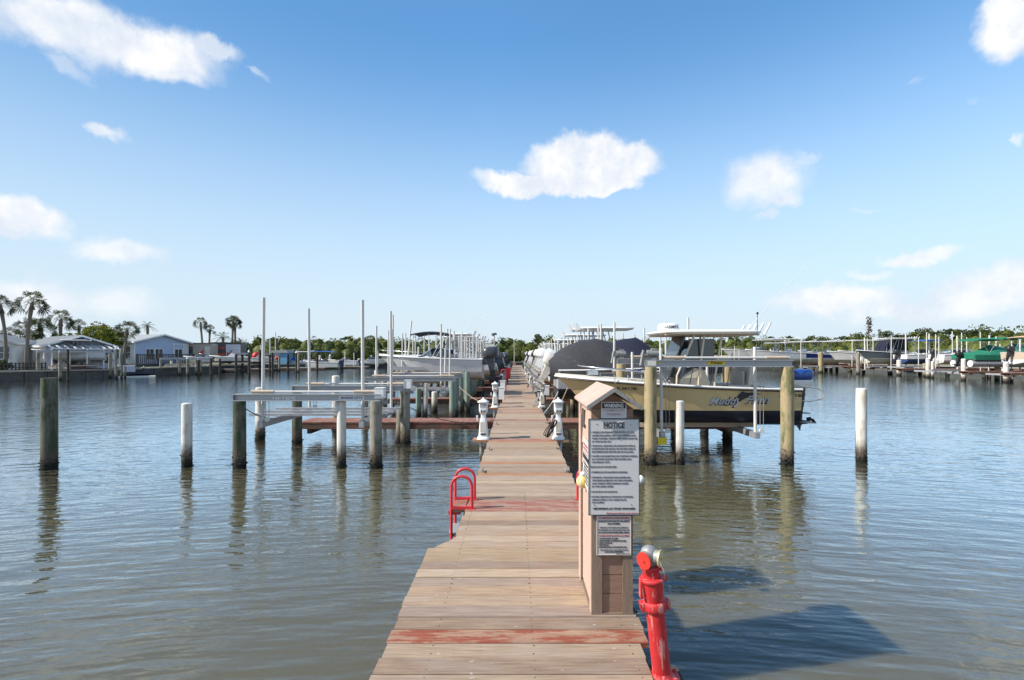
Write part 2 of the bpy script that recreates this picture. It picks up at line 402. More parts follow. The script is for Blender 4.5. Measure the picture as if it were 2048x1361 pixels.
def tag(o, label=None, cat=None, group=None, kind=None):
    if label: o['label'] = label
    if cat: o['category'] = cat
    if group: o['group'] = group
    if kind: o['kind'] = kind
    return o
def thing(name, label, cat, loc=(0, 0, 0), rz=0., group=None):
    o = bpy.data.objects.new(name, None); COL.objects.link(o); o.empty_display_size = .2
    o.location = loc; o.rotation_euler = (0, 0, rz); return tag(o, label, cat, group)
KIDS = {}
def copy_tree(o, parent=None):
    c = o.copy(); COL.objects.link(c)
    if parent is not None: c.parent = parent
    for ch in [x for x in list(o.children)]: copy_tree(ch, c)
    return c
def inst(name, me, parent=None, loc=(0, 0, 0), rot=None):
    o = bpy.data.objects.new(name, me); COL.objects.link(o); o.location = loc
    if rot: o.rotation_euler = rot
    if parent is not None: o.parent = parent
    return o
def text(s, size, loc, rot, m, parent, name='lettering', align='LEFT', width=None, shear=0., bold=0., ext=.0008, sp=1., line=1.):
    cu = bpy.data.curves.new(name, 'FONT'); cu.body = s; cu.size = size; cu.align_x = align; cu.extrude = ext; cu.offset = bold
    cu.shear = shear; cu.space_line = line; cu.space_character = sp; cu.resolution_u = 2
    t = bpy.data.objects.new(name, cu); COL.objects.link(t)
    me = bpy.data.meshes.new_from_object(t); bpy.data.objects.remove(t); bpy.data.curves.remove(cu)
    me.materials.clear(); me.materials.append(M[m])
    if width and len(me.vertices):
        xs = [v.co.x for v in me.vertices]; w = max(xs) - min(xs); k = width / w; x0 = min(xs) if align == 'LEFT' else 0
        for v in me.vertices: v.co.x = (v.co.x - x0) * k
    o = bpy.data.objects.new(name, me); COL.objects.link(o); o.location = loc; o.rotation_euler = rot
    if parent is not None: o.parent = parent
    return o
ORD = 'first second third fourth fifth sixth seventh eighth ninth tenth eleventh twelfth thirteenth fourteenth fifteenth sixteenth seventeenth eighteenth nineteenth twentieth'.split()
def nth(i):
    if i < 20: return ORD[i]
    if i == 29: return 'thirtieth'
    if i < 29: return 'twenty-' + ORD[i - 20]
    return 'thirty-' + ORD[i - 30]

# ------------------------------------------------------------------ water, land
def wave_bump(nt, b):
    g = G(nt)
    pos = g.n('ShaderNodeNewGeometry').outputs['Position']
    s = g.n('ShaderNodeSeparateXYZ'); g.put(s.inputs[0], pos)
    # ripples run out in wide arcs from the shore the dock starts at
    dx = g.math('MULTIPLY', s.outputs[0], .62); dy = g.math('ADD', s.outputs[1], 3.0)
    rad = g.math('SQRT', g.math('ADD', g.math('MULTIPLY', dx, dx), g.math('MULTIPLY', dy, dy)))
    arc = g.comb(g.math('MULTIPLY', rad, 1.), g.math('MULTIPLY', s.outputs[0], .20), 0.)
    w1 = g.noise(arc, 5.0, 2, .5, '2D')
    w2 = g.noise(g.vmath('MULTIPLY', pos, (1., .8, 1.)), .9, 2, .5, '2D')
    w3 = g.noise(g.vmath('MULTIPLY', pos, (1., 1.6, 1.)), 5., 3, .55, '2D')
    patch = g.maprange(g.noise(pos, .09, 2, .5, '2D'), .35, .65, .45, 1.)
    calm = g.maprange(s.outputs[1], 3., 50., 1., .45)
    h = g.math('ADD', g.math('MULTIPLY', g.math('MULTIPLY', w1, .020), patch), g.math('ADD', g.math('MULTIPLY', w2, .018), g.math('MULTIPLY', w3, g.maprange(s.outputs[1], 4., 24., .0042, .0115))))
    h = g.math('MULTIPLY', h, calm)
    bn = g.n('ShaderNodeBump'); bn.inputs['Strength'].default_value = 1.; bn.inputs['Distance'].default_value = 1.
    g.put(bn.inputs['Height'], h); return g, bn.outputs[0], pos
m = bpy.data.materials.new('water'); m.use_nodes = True; nt = m.node_tree; b = nt.nodes['Principled BSDF']
g, nrm, pos = wave_bump(nt, b)
g.put(b.inputs['Base Color'], g.mix(g.noise(pos, .12, 3, .5), (.100, .088, .046, 1), (.114, .101, .060, 1)))
b.inputs['Roughness'].default_value = .9; b.inputs['Specular IOR Level'].default_value = 0.
b.subsurface_method = 'BURLEY'; b.inputs['Subsurface Weight'].default_value = 1.; b.inputs['Subsurface Radius'].default_value = (.16, .15, .12); b.inputs['Subsurface Scale'].default_value = 1.
gl = g.n('ShaderNodeBsdfGlossy'); gl.inputs['Roughness'].default_value = .035; gl.inputs['Color'].default_value = (.76, .88, .98, 1); nt.links.new(nrm, gl.inputs['Normal'])
fr = g.n('ShaderNodeFresnel'); fr.inputs[0].default_value = 1.36; nt.links.new(nrm, fr.inputs['Normal'])
mx = g.n('ShaderNodeMixShader'); g.put(mx.inputs[0], g.math('MINIMUM', g.math('ADD', g.math('MULTIPLY', fr.outputs[0], 1.6), g.math('MULTIPLY', g.math('MULTIPLY', fr.outputs[0], fr.outputs[0]), 2.)), .95))
nt.links.new(b.outputs[0], mx.inputs[1]); nt.links.new(gl.outputs[0], mx.inputs[2]); nt.links.new(mx.outputs[0], nt.nodes['Material Output'].inputs[0])
M['water'] = m
w = MB().poly([(-700, -60, 0), (700, -60, 0), (700, 900, 0), (-700, 900, 0)]).build('water', 'water'); w['kind'] = 'structure'
gb = MB().poly([(-700, -60, -1.9), (700, -60, -1.9), (700, 900, -1.9), (-700, 900, -1.9)]).build('seabed', 'bed'); gb['kind'] = 'structure'

BANK = [(-110, 36), (PX(-80, 40.5), 40.5), (PX(0, 42), 42), (PX(95, 44.3), 44.3), (PX(240, 48.5), 48.5), (PX(345, 55.5), 55.5), (PX(420, 61), 61),
        (PX(480, 66), 66), (PX(560, 72), 72), (PX(640, 77), 77), (PX(740, 84), 84), (PX(900, 90), 90), (PX(1100, 92), 92), (PX(1400, 93), 93), (PX(1560, 90), 90), (50, 84), (51, 60), (53, 30), (60, 5)]
land = MB(); far = [(x * 5 if x < 40 else x + 600, y + 600 if x < 40 else y) for x, y in BANK]
def offs(p):
    x, y = p
    if x > 49: return (x + 620, y)
    if x < -36: return (x - 620, y + (y - 36) * 4)
    return (x * 6, y + 700)
for i in range(len(BANK) - 1):
    a, bb = BANK[i], BANK[i + 1]; c, d = offs(bb), offs(a)
    land.poly([(*a, .82), (*bb, .82), (*c, 1.2), (*d, 1.2)])
land.build('land', 'land')['kind'] = 'structure'
for i in range(len(BANK) - 1):
    pass
sw = MB(); cap = MB()
for i in range(len(BANK) - 1):
    a = Vector((*BANK[i], 0)); bb = Vector((*BANK[i + 1], 0)); d = (bb - a).normalized(); nn = Vector((d.y, -d.x, 0))
    n = max(1, int((bb - a).length / 1.3))
    for k in range(n):     # wall panels, each second one set back a little
        p = a + (bb - a) * k / n; q = a + (bb - a) * (k + .97) / n; o_ = .04 * (k % 2)
        sw.prism([p + nn * (.05 + o_) + Vector((0, 0, -1.8)), q + nn * (.05 + o_) + Vector((0, 0, -1.8)), q - nn * .15 + Vector((0, 0, -1.8)), p - nn * .15 + Vector((0, 0, -1.8))], (0, 0, 2.5))
    cap.prism([a + nn * .16 + Vector((0, 0, .72)), bb + nn * .16 + Vector((0, 0, .72)), bb - nn * .2 + Vector((0, 0, .72)), a - nn * .2 + Vector((0, 0, .72))], (0, 0, .13 + .0005 * i))
wl = thing('seawall', 'dark seawall with a pale cap running along the far shore', 'seawall')
sw.build('wall_panel', 'seawall', wl); cap.build('wall_cap', 'seacap', wl)

# ------------------------------------------------------------------ main dock
DZ = .55
dock = thing('main_dock', 'long weathered plank dock leading from the foreground to the far trees', 'dock')
PITCH = .149; PW = .1400
def plank_mesh(x0, x1, x0b=None, w=PW, m='plank', t=.038):
    "board across the dock; x0/x0b = left end on its near/far edge"
    x0b = x0 if x0b is None else x0b; c = .006; h = w / 2
    pr = [(-h, -t), (-h, -c), (-h + c, 0), (h - c, 0), (h, -c), (h, -t)]
    L = [(x0 + (x0b - x0) * (y + h) / w, y, z) for y, z in pr]; Rr = [(x1, y, z) for y, z in pr]
    mb = MB().loft([L, Rr], smooth=False); return mb.mesh('plank', m)
XL, XR = -.575, .80
y = 2.36 - 6 * PITCH; k = 0; nplanks = 0
seen_planks = []
cache = {}; prnd = random.Random(11)
SPEC = {3.28 - .06: 'plank_red'}
rest = MB()
while y < 76:
    mname = 'plank'
    if 3.10 < y < 3.25: mname = 'plank_red'
    elif 5.62 < y < 6.0: mname = 'plank_redwash'
    elif 4.20 < y < 4.48: mname = 'plank_warm'
    elif 7.15 < y < 7.42: mname = 'plank_orange'
    elif y > 7.6: mname = prnd.choices(('plank', 'plank_warm', 'plank_orange', 'plank_redwash'), (26, 4, 1.3, 1.7))[0]
    if abs(y - 9.95) < .08: mname = 'plank_orange'
    if nplanks < 300:
        l0 = -.79 if y < 4.5 else XL; l1 = None
        if 4.5 <= y < 4.86: f = (y - 4.5) / .36; l0 = -.79 + f * .215; l1 = min(XL, l0 + .215 * PITCH / .36)
        r1 = .735 if 2.45 < y < 3.02 else (.735 if y <= 2.45 else XR)
        key = (round(l0, 3), round(r1, 3), mname)
        if key not in cache: cache[key] = plank_mesh(l0, r1, l1, m=mname)
        o = inst('plank', cache[key], dock, (rnd.uniform(-.012, .012), y + rnd.uniform(-.0015, .0015), DZ + rnd.uniform(-.003, .003)), (rnd.uniform(-.006, .006), 0, rnd.uniform(-.0012, .0012)))
        nplanks += 1
    else:
        rest.box((.112 + rnd.uniform(-.006, .006), y, DZ - .019 + rnd.uniform(-.003, .003)), (1.375, PW, .038))
    y += PITCH
r_ = rest.build('distant_planks', 'plank', dock); r_['kind'] = 'stuff'
# screw heads on the near boards
sc_ = MB(); y = 2.36
for x_ in (-.5, .1, .68):
    yy = 2.36
    while yy < 6.5:
        for dy_ in (-.04, .04): sc_.cyl((x_ + rnd.uniform(-.01, .01), yy + dy_, DZ - .002), (x_, yy + dy_, DZ + .0035), .003, n=6)
        yy += PITCH
sc_.build('screw_heads', 'black', dock)['kind'] = 'stuff'
for (a, bb, x_) in ((1.2, 4.55, -.74), (4.9, 76, -.53), (1.2, 76, .10), (1.2, 76, .74)):
    MB().b2(x_ - .025, x_ + .025, a, bb, DZ - .24, DZ - .041).build('stringer', 'fascia', dock)
pm = {}
def pile_mesh(r, z0, z1, mname, n=12, lean=0., cap=None, seed=0):
    rg = random.Random(seed); mb = MB(); prof = []
    zs = [z0 + (z1 - z0) * i / 7 for i in range(8)]
    for i, z in enumerate(zs): prof.append((r * (1.04 - .08 * i / 7) * rg.uniform(.965, 1.035), z))
    mb.lathe(prof, n=n, wob=.035, rg=rg); return mb.mesh('pile', mname)
def barnacles(r, seed=0, hgt=.42, dens=95):
    rg = random.Random(seed); mb = MB()
    for _ in range(dens):
        a = rg.uniform(0, 2 * PI); z = rg.random() ** 1.4 * hgt - .08; rr = r * 1.0; s_ = rg.uniform(.014, .044) * (1.2 - z / hgt * .6)
        c = Vector((math.cos(a) * rr, math.sin(a) * rr, z))
        vs = [c + Vector((rg.uniform(-1, 1), rg.uniform(-1, 1), rg.uniform(-1, 1))).normalized() * s_ for _ in range(4)]
        mb.add(vs, [(0, 1, 2), (0, 2, 3), (0, 3, 1), (1, 3, 2)])
    return mb.mesh('barnacles', 'barnacle')
BARN = [barnacles(.125, s) for s in range(3)]; BARN_S = [barnacles(.10, s + 9) for s in range(2)]
def add_pile(parent, x, y, z1, mname, r=.125, n=12, barn=True, name='pile'):
    key = (round(r, 3), round(z1, 1), mname, n)
    if key not in pm: pm[key] = pile_mesh(r, -1.85, round(z1, 1), mname, n, seed=len(pm))
    o = inst(name, pm[key], parent, (x, y, 0), (0, 0, rnd.uniform(0, 6.28)))
    o.scale.z = z1 / round(z1, 1) if z1 > .4 else 1
    if barn and y < 30:
        bo = inst('barnacles', rnd.choice(BARN), o, (0, 0, 0)); s = r / .125; bo.scale = (s, s, 1); bo['kind'] = 'stuff'
    return o
yy = 3.9
while yy < 76:
    add_pile(dock, -.62 if yy > 5 else -.70, yy, .33, 'pile_dark', .11, 8, yy < 20); add_pile(dock, .83, yy, .33, 'pile_dark', .11, 8, yy < 20)
    MB().b2(-.72, .92, yy - .04, yy + .04, .17, .30).build('cross_beam', 'timber_dark', dock)
    yy += 3.0

# ------------------------------------------------------------------ kiosk cabinet
def kiosk():
    t = thing('dock_cabinet', 'tall narrow pinkish tan wooden cabinet with a peaked roof on the near dock', 'cabinet', (.6425, 3.365, DZ))
    HW = .1375; D = .595; EZ = 1.385      # half width, depth, eave height above deck
    # side boards (left and right) each its own lap board
    for sx in (-1, 1):
        for i in range(4):
            z0 = EZ - .155 * (i + 1); z1 = z0 + .150
            MB().prism([(sx * (HW - .012), .07, z0), (sx * (HW + .0), .07, z0), (sx * (HW - .008), .07, z1), (sx * (HW - .014), .07, z1)], (0, D - .14, 0)).build('board', 'kiosk_side', t)
        for i in range(3):
            z0 = .03 + i * .245
            MB().b2(sx * (HW - .016), sx * (HW - .006), .07, D - .07, z0, z0 + .24).build('board', 'kiosk_side', t)
        MB().b2(sx * (HW - .022), sx * (HW + .004), .001, .07, .0, EZ).build('corner_post', 'kiosk_side', t)
        MB().b2(sx * (HW - .022), sx * (HW + .012), D - .07, D, .0, EZ + .01).build('corner_post', 'kiosk_side', t)
        MB().b2(sx * (HW + .004), sx * (HW + .012), D - .105, D - .0705, .0, EZ - .1).build('trim', 'kiosk_side', t)
    for sx in (-1, 1):
        a, b_ = (sx * HW, sx * (HW - .068))
        MB().b2(min(a, b_), max(a, b_), -.016, .0, .0, 1.30).build('post', 'kiosk_trim', t)
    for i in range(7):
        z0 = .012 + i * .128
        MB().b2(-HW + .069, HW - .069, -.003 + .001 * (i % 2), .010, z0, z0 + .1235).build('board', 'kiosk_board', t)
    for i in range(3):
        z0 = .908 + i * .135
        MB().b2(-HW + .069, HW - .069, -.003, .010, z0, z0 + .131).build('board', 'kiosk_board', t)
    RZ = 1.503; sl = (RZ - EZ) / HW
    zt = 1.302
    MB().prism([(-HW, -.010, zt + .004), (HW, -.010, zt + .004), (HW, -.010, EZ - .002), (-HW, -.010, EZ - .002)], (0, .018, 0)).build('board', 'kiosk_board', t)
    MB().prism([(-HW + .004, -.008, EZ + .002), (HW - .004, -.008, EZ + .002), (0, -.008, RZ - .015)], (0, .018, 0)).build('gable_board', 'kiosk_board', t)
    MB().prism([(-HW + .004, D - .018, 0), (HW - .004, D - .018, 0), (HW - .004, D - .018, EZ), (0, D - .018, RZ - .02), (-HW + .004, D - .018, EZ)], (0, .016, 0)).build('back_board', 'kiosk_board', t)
    rf = thing('roof', None, None); rf.parent = t
    for sx in (-1, 1):      # two sheets each side, lapped
        for (y0, y1) in ((-.068, .285), (.288, .645)):
            for (u0, u1, dz) in ((0, .178, 0),):
                p0 = (0, y0, RZ + .008); p1 = (sx * .178, y0, RZ + .008 - .178 * sl * .78)
                MB().prism([p0, p1, (p1[0], y0, p1[2] + .016), (0, y0, RZ + .025)], (0, y1 - y0, 0)).build('roof_panel', 'kiosk_roof', rf)
        for (u0, u1) in ((.0, .093), (.096, .181)):   # greyed barge boards on the front edge
            q = lambda u, dz: (sx * u, -.076, RZ + .008 - u * sl * .78 + dz)
            MB().prism([q(u0, -.012), q(u1, -.012), q(u1, .018), q(u0, .018)], (0, -.014, 0)).build('barge_board', 'shingle_edge', rf)
    MB().b2(-HW - .002, -HW + .02, .20, .30, 1.22, 1.33)  # (opening)
    MB().b2(-HW - .004, -HW + .002, .33, .47, 1.20, 1.335).build('vent_slot', 'timber_dark', t)
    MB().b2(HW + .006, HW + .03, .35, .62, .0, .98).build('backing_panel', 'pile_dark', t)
    lt = MB().b2(-HW - .003, HW + .003, -.018, D + .002, -.0, .012).build('sill', 'kiosk_trim', t)
    return t
kiosk()
FY = 3.365 - .018
def sign(name, label, px0, px1, py0, py1, Yd, frame, face, th=.006, radius=0):
    x0, x1 = PX(px0, Yd), PX(px1, Yd); z1 = CAMZ - (py0 - 708) * Yd / F; z0 = CAMZ - (py1 - 708) * Yd / F
    cx, cz = (x0 + x1) / 2, (z0 + z1) / 2; w, h = x1 - x0, z1 - z0
    t = thing(name, label, 'sign', (cx, Yd, z0))
    fr = MB()
    e = .004
    for bx in ((-w / 2, w / 2, h - e, h), (-w / 2, w / 2, 0, e), (-w / 2, -w / 2 + e, e, h - e), (w / 2 - e, w / 2, e, h - e)):
        fr.b2(bx[0], bx[1], -.004, th, bx[2], bx[3])
    fr.build('frame', frame, t)
    MB().b2(-w / 2 + e, w / 2 - e, -.001, th - .001, e, h - e).build('panel', face, t)
    return t, w, h
RF = (R(90), 0, 0)
def T(parent, w, h, y, s, size, m='ink_soft', x=None, al='LEFT', width=None, bold=0., name='lettering', shear=0.):
    "y measured down from the sign's top, in metres"
    return text(s, size, (x if x is not None else -w / 2 + .022, -.0025, h - y), RF, m, parent, name, al, width, shear, bold)
# the big notice board
t, w, h = sign('notice_sign', 'large white NOTICE board with black frame on the front of the cabinet', 1177, 1279, 838, 1031, FY - .012, 'sign_black', 'sign_face')
K = FY / F
T(t, w, h, 17.5 * K, 'NOTICE', .050, 'ink', 0, 'CENTER', .141, .0016, 'heading')
MB().b2(-.0705, .0705, -.003, -.001, h - 18.9 * K, h - 18.4 * K).build('underline', 'ink', t)
LN = [(28, 'VESSELS ENTERING THE BASIN AT OR', 84, 1), (34.5, 'UNDER IDLE SPEED ONLY. ALL VESSELS AND', 87, 0), (40.5, 'THEIR OWNERS, GUESTS AND CREW MUST BE', 90, 0), (46.5, 'IN THE BASIN BY', 38, 0),
      (55, 'WASHING, CLEANING OR SCRAPING WITH A', 86, 1), (61, 'HOSE FROM THE DOCK OR FINGER PIERS IS', 86, 0), (67, 'RECOMMENDED BEFORE LEAVING (2 HRS)', 82, 0),
      (75.5, 'WATER CONSUMPTION BY VISITING VESSELS', 90, 1), (81.5, 'IS A CHARGE AGAINST THE OWNER AND', 78, 0), (87.5, 'GUARDIAN, ETC.', 36, 0),
      (97, 'FISHING IS AT OWNER RISK', 52, 2), (107.5, 'SWIMMING IS NOT ALLOWED IN THE BASIN', 70, 1),
      (118, 'THE BEACH, THE DOCKS AND LADDERS ARE', 76, 1), (124, 'THE RESPONSIBILITY OF THE OWNERS', 80, 0), (130, 'AND GUESTS, BEING MARINA RULES', 72, 0), (136, 'IN THE AREA HERE', 42, 0),
      (146.5, 'NO DIVING OR RUNNING', 50, 1), (156.5, 'NO FISH CLEANING AT THE DOCK OR BRIDGES,', 82, 1), (162.5, 'ABSOLUTELY NO CLEANING', 68, 0), (168, 'ON RAMPS', 24, 0)]
for (yy, s_, wd, bl) in LN:
    x0 = -w / 2 + (.012 if bl == 2 else .022)
    T(t, w, h, yy * K, s_, .0145, 'ink_soft', x0, 'LEFT', wd * K, .0002)
    if bl == 1: MB().b2(-w / 2 + .012, -w / 2 + .0155, -.003, -.001, h - yy * K + .004, h - yy * K + .0078).build('bullet', 'ink', t)
T(t, w, h, 180.5 * K, 'USE MARINA AT YOUR OWN RISK', .0165, 'ink', 0, 'CENTER', 84 * K, .0006)
T(t, w, h, 189 * K, 'Fishermans Marina Association', .0125, 'ink_red', -w / 2 + .118, 'LEFT', 63 * K, .0002)
for (px_, py_) in ((-.115, 11), (.112, 12), (-.13, 172), (.115, 171)): MB().cyl((px_, -.004, h - py_ * K), (px_, .0, h - py_ * K), .003, n=8).build('screw', 'black', t)
# warning plate
t, w, h = sign('warning_sign', 'small white WARNING plate with black header under the cabinet roof', 1202.5, 1252.5, 804.5, 836.5, FY + .002, 'ink_white', 'sign_face')
MB().b2(-w / 2 + .0045, w / 2 - .0045, -.0022, -.0012, h - .042, h - .0045).build('header', 'sign_black', t)
text('WARNING', .036, (0, -.0035, h - .036), RF, 'ink_white', t, 'heading', 'CENTER', .130, 0, .0009)
for i, s_ in enumerate(('SWIMMING IN', 'THE MARINA')): text(s_, .021, (0, -.0025, h - .062 - i * .026), RF, 'ink_pink', t, 'lettering', 'CENTER', .115 - .02 * i, 0, .0004)
for sx in (-1, 1): MB().cyl((sx * .068, -.004, h - .052), (sx * .068, 0, h - .052), .0026, n=8).build('screw', 'black', t)
# lower plate
t, w, h = sign('rules_sign', 'cream sign with red and black lettering hung below the NOTICE board', 1193, 1262, 1032, 1110.5, FY - .003, 'sign_cream', 'sign_cream', .004)
RL = [(6, 'TO MAINTAIN A CLEAN MARINA', 62, 'ink_red', .0165, .0006), (12, 'PLEASE PUT BOATS ON LIFTS', 62, 'ink', .013, .0004), (17, 'AND COVERED', 25, 'ink', .013, .0004),
      (24.5, 'DISPOSAL OF TRASH AND DEBRIS IS', 56, 'ink_soft', .0125, .0002), (29.5, 'PROHIBITED IN THE WATER AND ON', 61, 'ink_soft', .0125, .0002), (34.5, 'ALL DOCKS AND FINGER PIERS, PLEASE', 61, 'ink', .0125, .0003),
      (41, 'WASTE RECEPTACLE FOR ALL ITEMS', 61, 'ink_red', .0135, .0004)]
for (yy, s_, wd, m_, sz, bo) in RL: T(t, w, h, yy * K, s_, sz, m_, 0, 'CENTER', wd * K, bo)
for (yy, s_, wd) in ((46.5, 'CARDBOARD BOXES', 38), (51, 'UNWANTED WATER BOTTLES', 54), (55.2, 'LINE, STRING', 26), (59.2, 'CANVAS', 19), (63.4, 'HOUSEHOLD FURNISHINGS', 55)):
    T(t, w, h, yy * K, s_, .0115, 'ink', -w / 2 + .016, 'LEFT', wd * K, .0003)
T(t, w, h, 69 * K, 'VIOLATORS WILL LOSE THEIR RIGHTS', .011, 'ink_soft', 0, 'CENTER', 56 * K, .0002); T(t, w, h, 73 * K, 'AND BE ASSESSED', .011, 'ink', 0, 'CENTER', 38 * K, .0003)
T(t, w, h, 77 * K, 'MARINA ASSOCIATION', .009, 'ink_soft', .015, 'LEFT', 32 * K, .0001)
# sign on the cabinet's left side
t = thing('side_sign', 'narrow white sign with red and black bands on the left flank of the cabinet', 'sign', (.6425 - .1375 - .004, 3.60, 1.345))
MB().b2(-.005, .0, -.17, .14, 0, .34).build('panel', 'sign_cream', t)
MB().b2(-.0065, -.0055, -.155, .125, .19, .225).build('black_band', 'sign_black', t)
for i, (z_, m_) in enumerate(((.29, 'ink_red'), (.262, 'ink_red'), (.235, 'ink_pink'), (.155, 'ink'), (.13, 'ink_soft'), (.105, 'ink_soft'), (.08, 'ink'), (.055, 'ink_soft'), (.03, 'ink_soft'))):
    text(('NO SWIMMING', 'IN MARINA', 'AT ANY TIME', 'PLEASE KEEP', 'THE DOCKS AND', 'LADDERS CLEAR', 'OF ALL LINES', 'AND HOSES', 'THANK YOU')[i], .022, (-.006, -.015, z_), (R(90), 0, R(-90)), m_, t, 'lettering', 'CENTER', .22, 0, .0004)
# yellow float hanging on the left flank
t = thing('float_ball', 'yellow and white ball float hanging on the left flank of the cabinet', 'float', (.487, 3.66, 1.32))
MB().sphere((0, 0, .046), .046, 16, 10).build('ball', 'ball_yellow', t)
for rz_ in (0, 60, 120):
    a = R(rz_); MB().tube([(math.cos(q) * math.cos(a) * .0465, math.cos(q) * math.sin(a) * .0465, .046 + math.sin(q) * .0465) for q in [2 * PI * i / 18 for i in range(18)]], .0035, 5, True).build('seam', 'white', t)
MB().lathe([(.012, .088), (.022, .092), (.017, .112), (.006, .118)], n=10).build('cap', 'white', t)
MB().tube([(0, 0, .115), (.004, 0, .15), (.01, 0, .19)], .003, 5).build('cord', 'white', t)
# box standing behind the cabinet, its shadow lies on the water
t = thing('storage_box', 'low timber box hidden behind the cabinet with a white float on its edge', 'box', (.90, 4.62, DZ))
MB().b2(-.20, .17, 0, .42, 0, .74).build('box', 'kiosk_board', t); MB().b2(-.22, .19, -.02, .44, .742, .775).build('lid', 'kiosk_roof', t)
t2 = MB().sphere((0, 0, 0), .035, 10, 8, (1, 1, 1.2)).build('white_float', 'white', None, P(1281, 960, 4.55)); tag(t2, 'small white float just right of the NOTICE board edge', 'float')

# ------------------------------------------------------------------ red standpipe
mm = mat('hydrant_red', (.50, .022, .026), .52, .12, 7, dirt=(.62, .26, .23), dirt_at=(.56, .64), dirt_scale=9, bump=.35, stretch=(4, 4, .7))
def hydrant():
    B = Vector((.80, 2.74, .51)); t = thing('standpipe', 'bright red standpipe with twin hose outlets at the dock edge', 'standpipe', B)
    t.rotation_euler = (0, R(-6.0), 0); t.scale = (.96, .96, 1.105)
    k = 2.74 / F
    MB().lathe([(.075, .0), (.098, .0), (.098, .016), (.080, .020), (.056, .040), (.053, .05)], n=24).build('base_flange', 'hydrant_red', t)
    for i in range(6):
        a = 2 * PI * i / 6 + .3; MB().cyl((math.cos(a) * .082, math.sin(a) * .082, .016), (math.cos(a) * .082, math.sin(a) * .082, .034), .011, n=6, smooth=False).build('bolt', 'hydrant_red', t)
    MB().lathe([(.052, .04), (.0515, .1), (.052, .36), (.053, .375)], n=24).build('pipe', 'hydrant_red', t)
    MB().lathe([(.054, .352), (.064, .356), (.066, .372), (.066, .384), (.064, .398), (.054, .402)], n=24).build('lower_collar', 'hydrant_red', t)
    for sx in (-1, 1): MB().box((sx * .070, 0, .378), (.026, .05, .038), ry=sx * .15).build('lug', 'hydrant_red', t)
    MB().cyl((-.085, 0, .378), (-.060, 0, .378), .012, n=8).cyl((.060, 0, .378), (.086, 0, .378), .012, n=8).build('coupling_bolts', 'hydrant_red', t)
    MB().lathe([(.050, .40), (.054, .42), (.059, .455), (.062, .49), (.063, .505), (.050, .512)], n=24).build('tapered_body', 'hydrant_red', t)
    MB().lathe([(.055, .494), (.070, .499), (.071, .512), (.064, .518), (.052, .518)], n=24).build('middle_collar', 'hydrant_red', t)
    MB().box((-.066, -.008, .468), (.020, .046, .085), ry=.12).build('lug_block', 'hydrant_red', t)
    MB().box((.070, 0, .503), (.030, .030, .020), ry=-.1).build('lug', 'hydrant_red', t)
    MB().lathe([(.044, .515), (.046, .53), (.044, .548), (.054, .560), (.060, .566), (.060, .575), (.046, .580)], n=24).build('upper_collar', 'hydrant_red', t)
    for a in (-.7, .7, 2.3, 3.9): MB().box((math.cos(a) * .057, math.sin(a) * .057, .571), (.026, .022, .020), rz=a).build('lug', 'hydrant_red', t)
    # siamese head: two outlets splayed left and right towards the viewer
    MB().lathe([(.030, .572), (.043, .582), (.046, .600), (.050, .622), (.048, .642), (.038, .660), (.020, .670), (.003, .672)], n=24).build('valve_head', 'galv', t)
    def outlet(dx, dy, ln, rr, mcap, mring):
        c0 = Vector((0, 0, .622)); d = Vector((dx, dy, -.08)).normalized()
        MB().cyl(c0, c0 + d * ln, rr * .95, rr * 1.02, 18).build('outlet_neck', 'galv', t)
        MB().cyl(c0 + d * ln, c0 + d * (ln + .024), rr * 1.14, n=20).build('outlet_ring', mring, t)
        c = MB().cyl(c0 + d * (ln + .0245), c0 + d * (ln + .034), rr * 1.26, n=22).build('outlet_cap', mcap, t)
        MB().cyl(c0 + d * (ln + .0345), c0 + d * (ln + .040), rr * .16, n=8).build('cap_knob', mcap, c)
        u = d.cross(Vector((0, 0, 1))).normalized()
        for s in (-1, 1): MB().cyl(c0 + d * (ln + .012) + u * s * rr * 1.05, c0 + d * (ln + .012) + u * s * rr * 1.38, .006, n=6).build('lug', mring, t)
    outlet(-.75, -.80, .036, .034, 'red_cap', 'galv')
    outlet(.80, -.62, .036, .034, 'brass', 'galv')
    MB().tube([(.035, -.07, .615), (.05, -.085, .575), (.058, -.075, .545), (.062, -.055, .52)], .003, 5).build('cap_chain', 'steel', t)
    return t
hydrant()
MB().b2(.70, .92, 2.62, 2.86, .40, .508).build('cross_beam', 'timber_dark', dock)
add_pile(dock, .86, 2.95, .38, 'pile_dark', .12, 8, False)

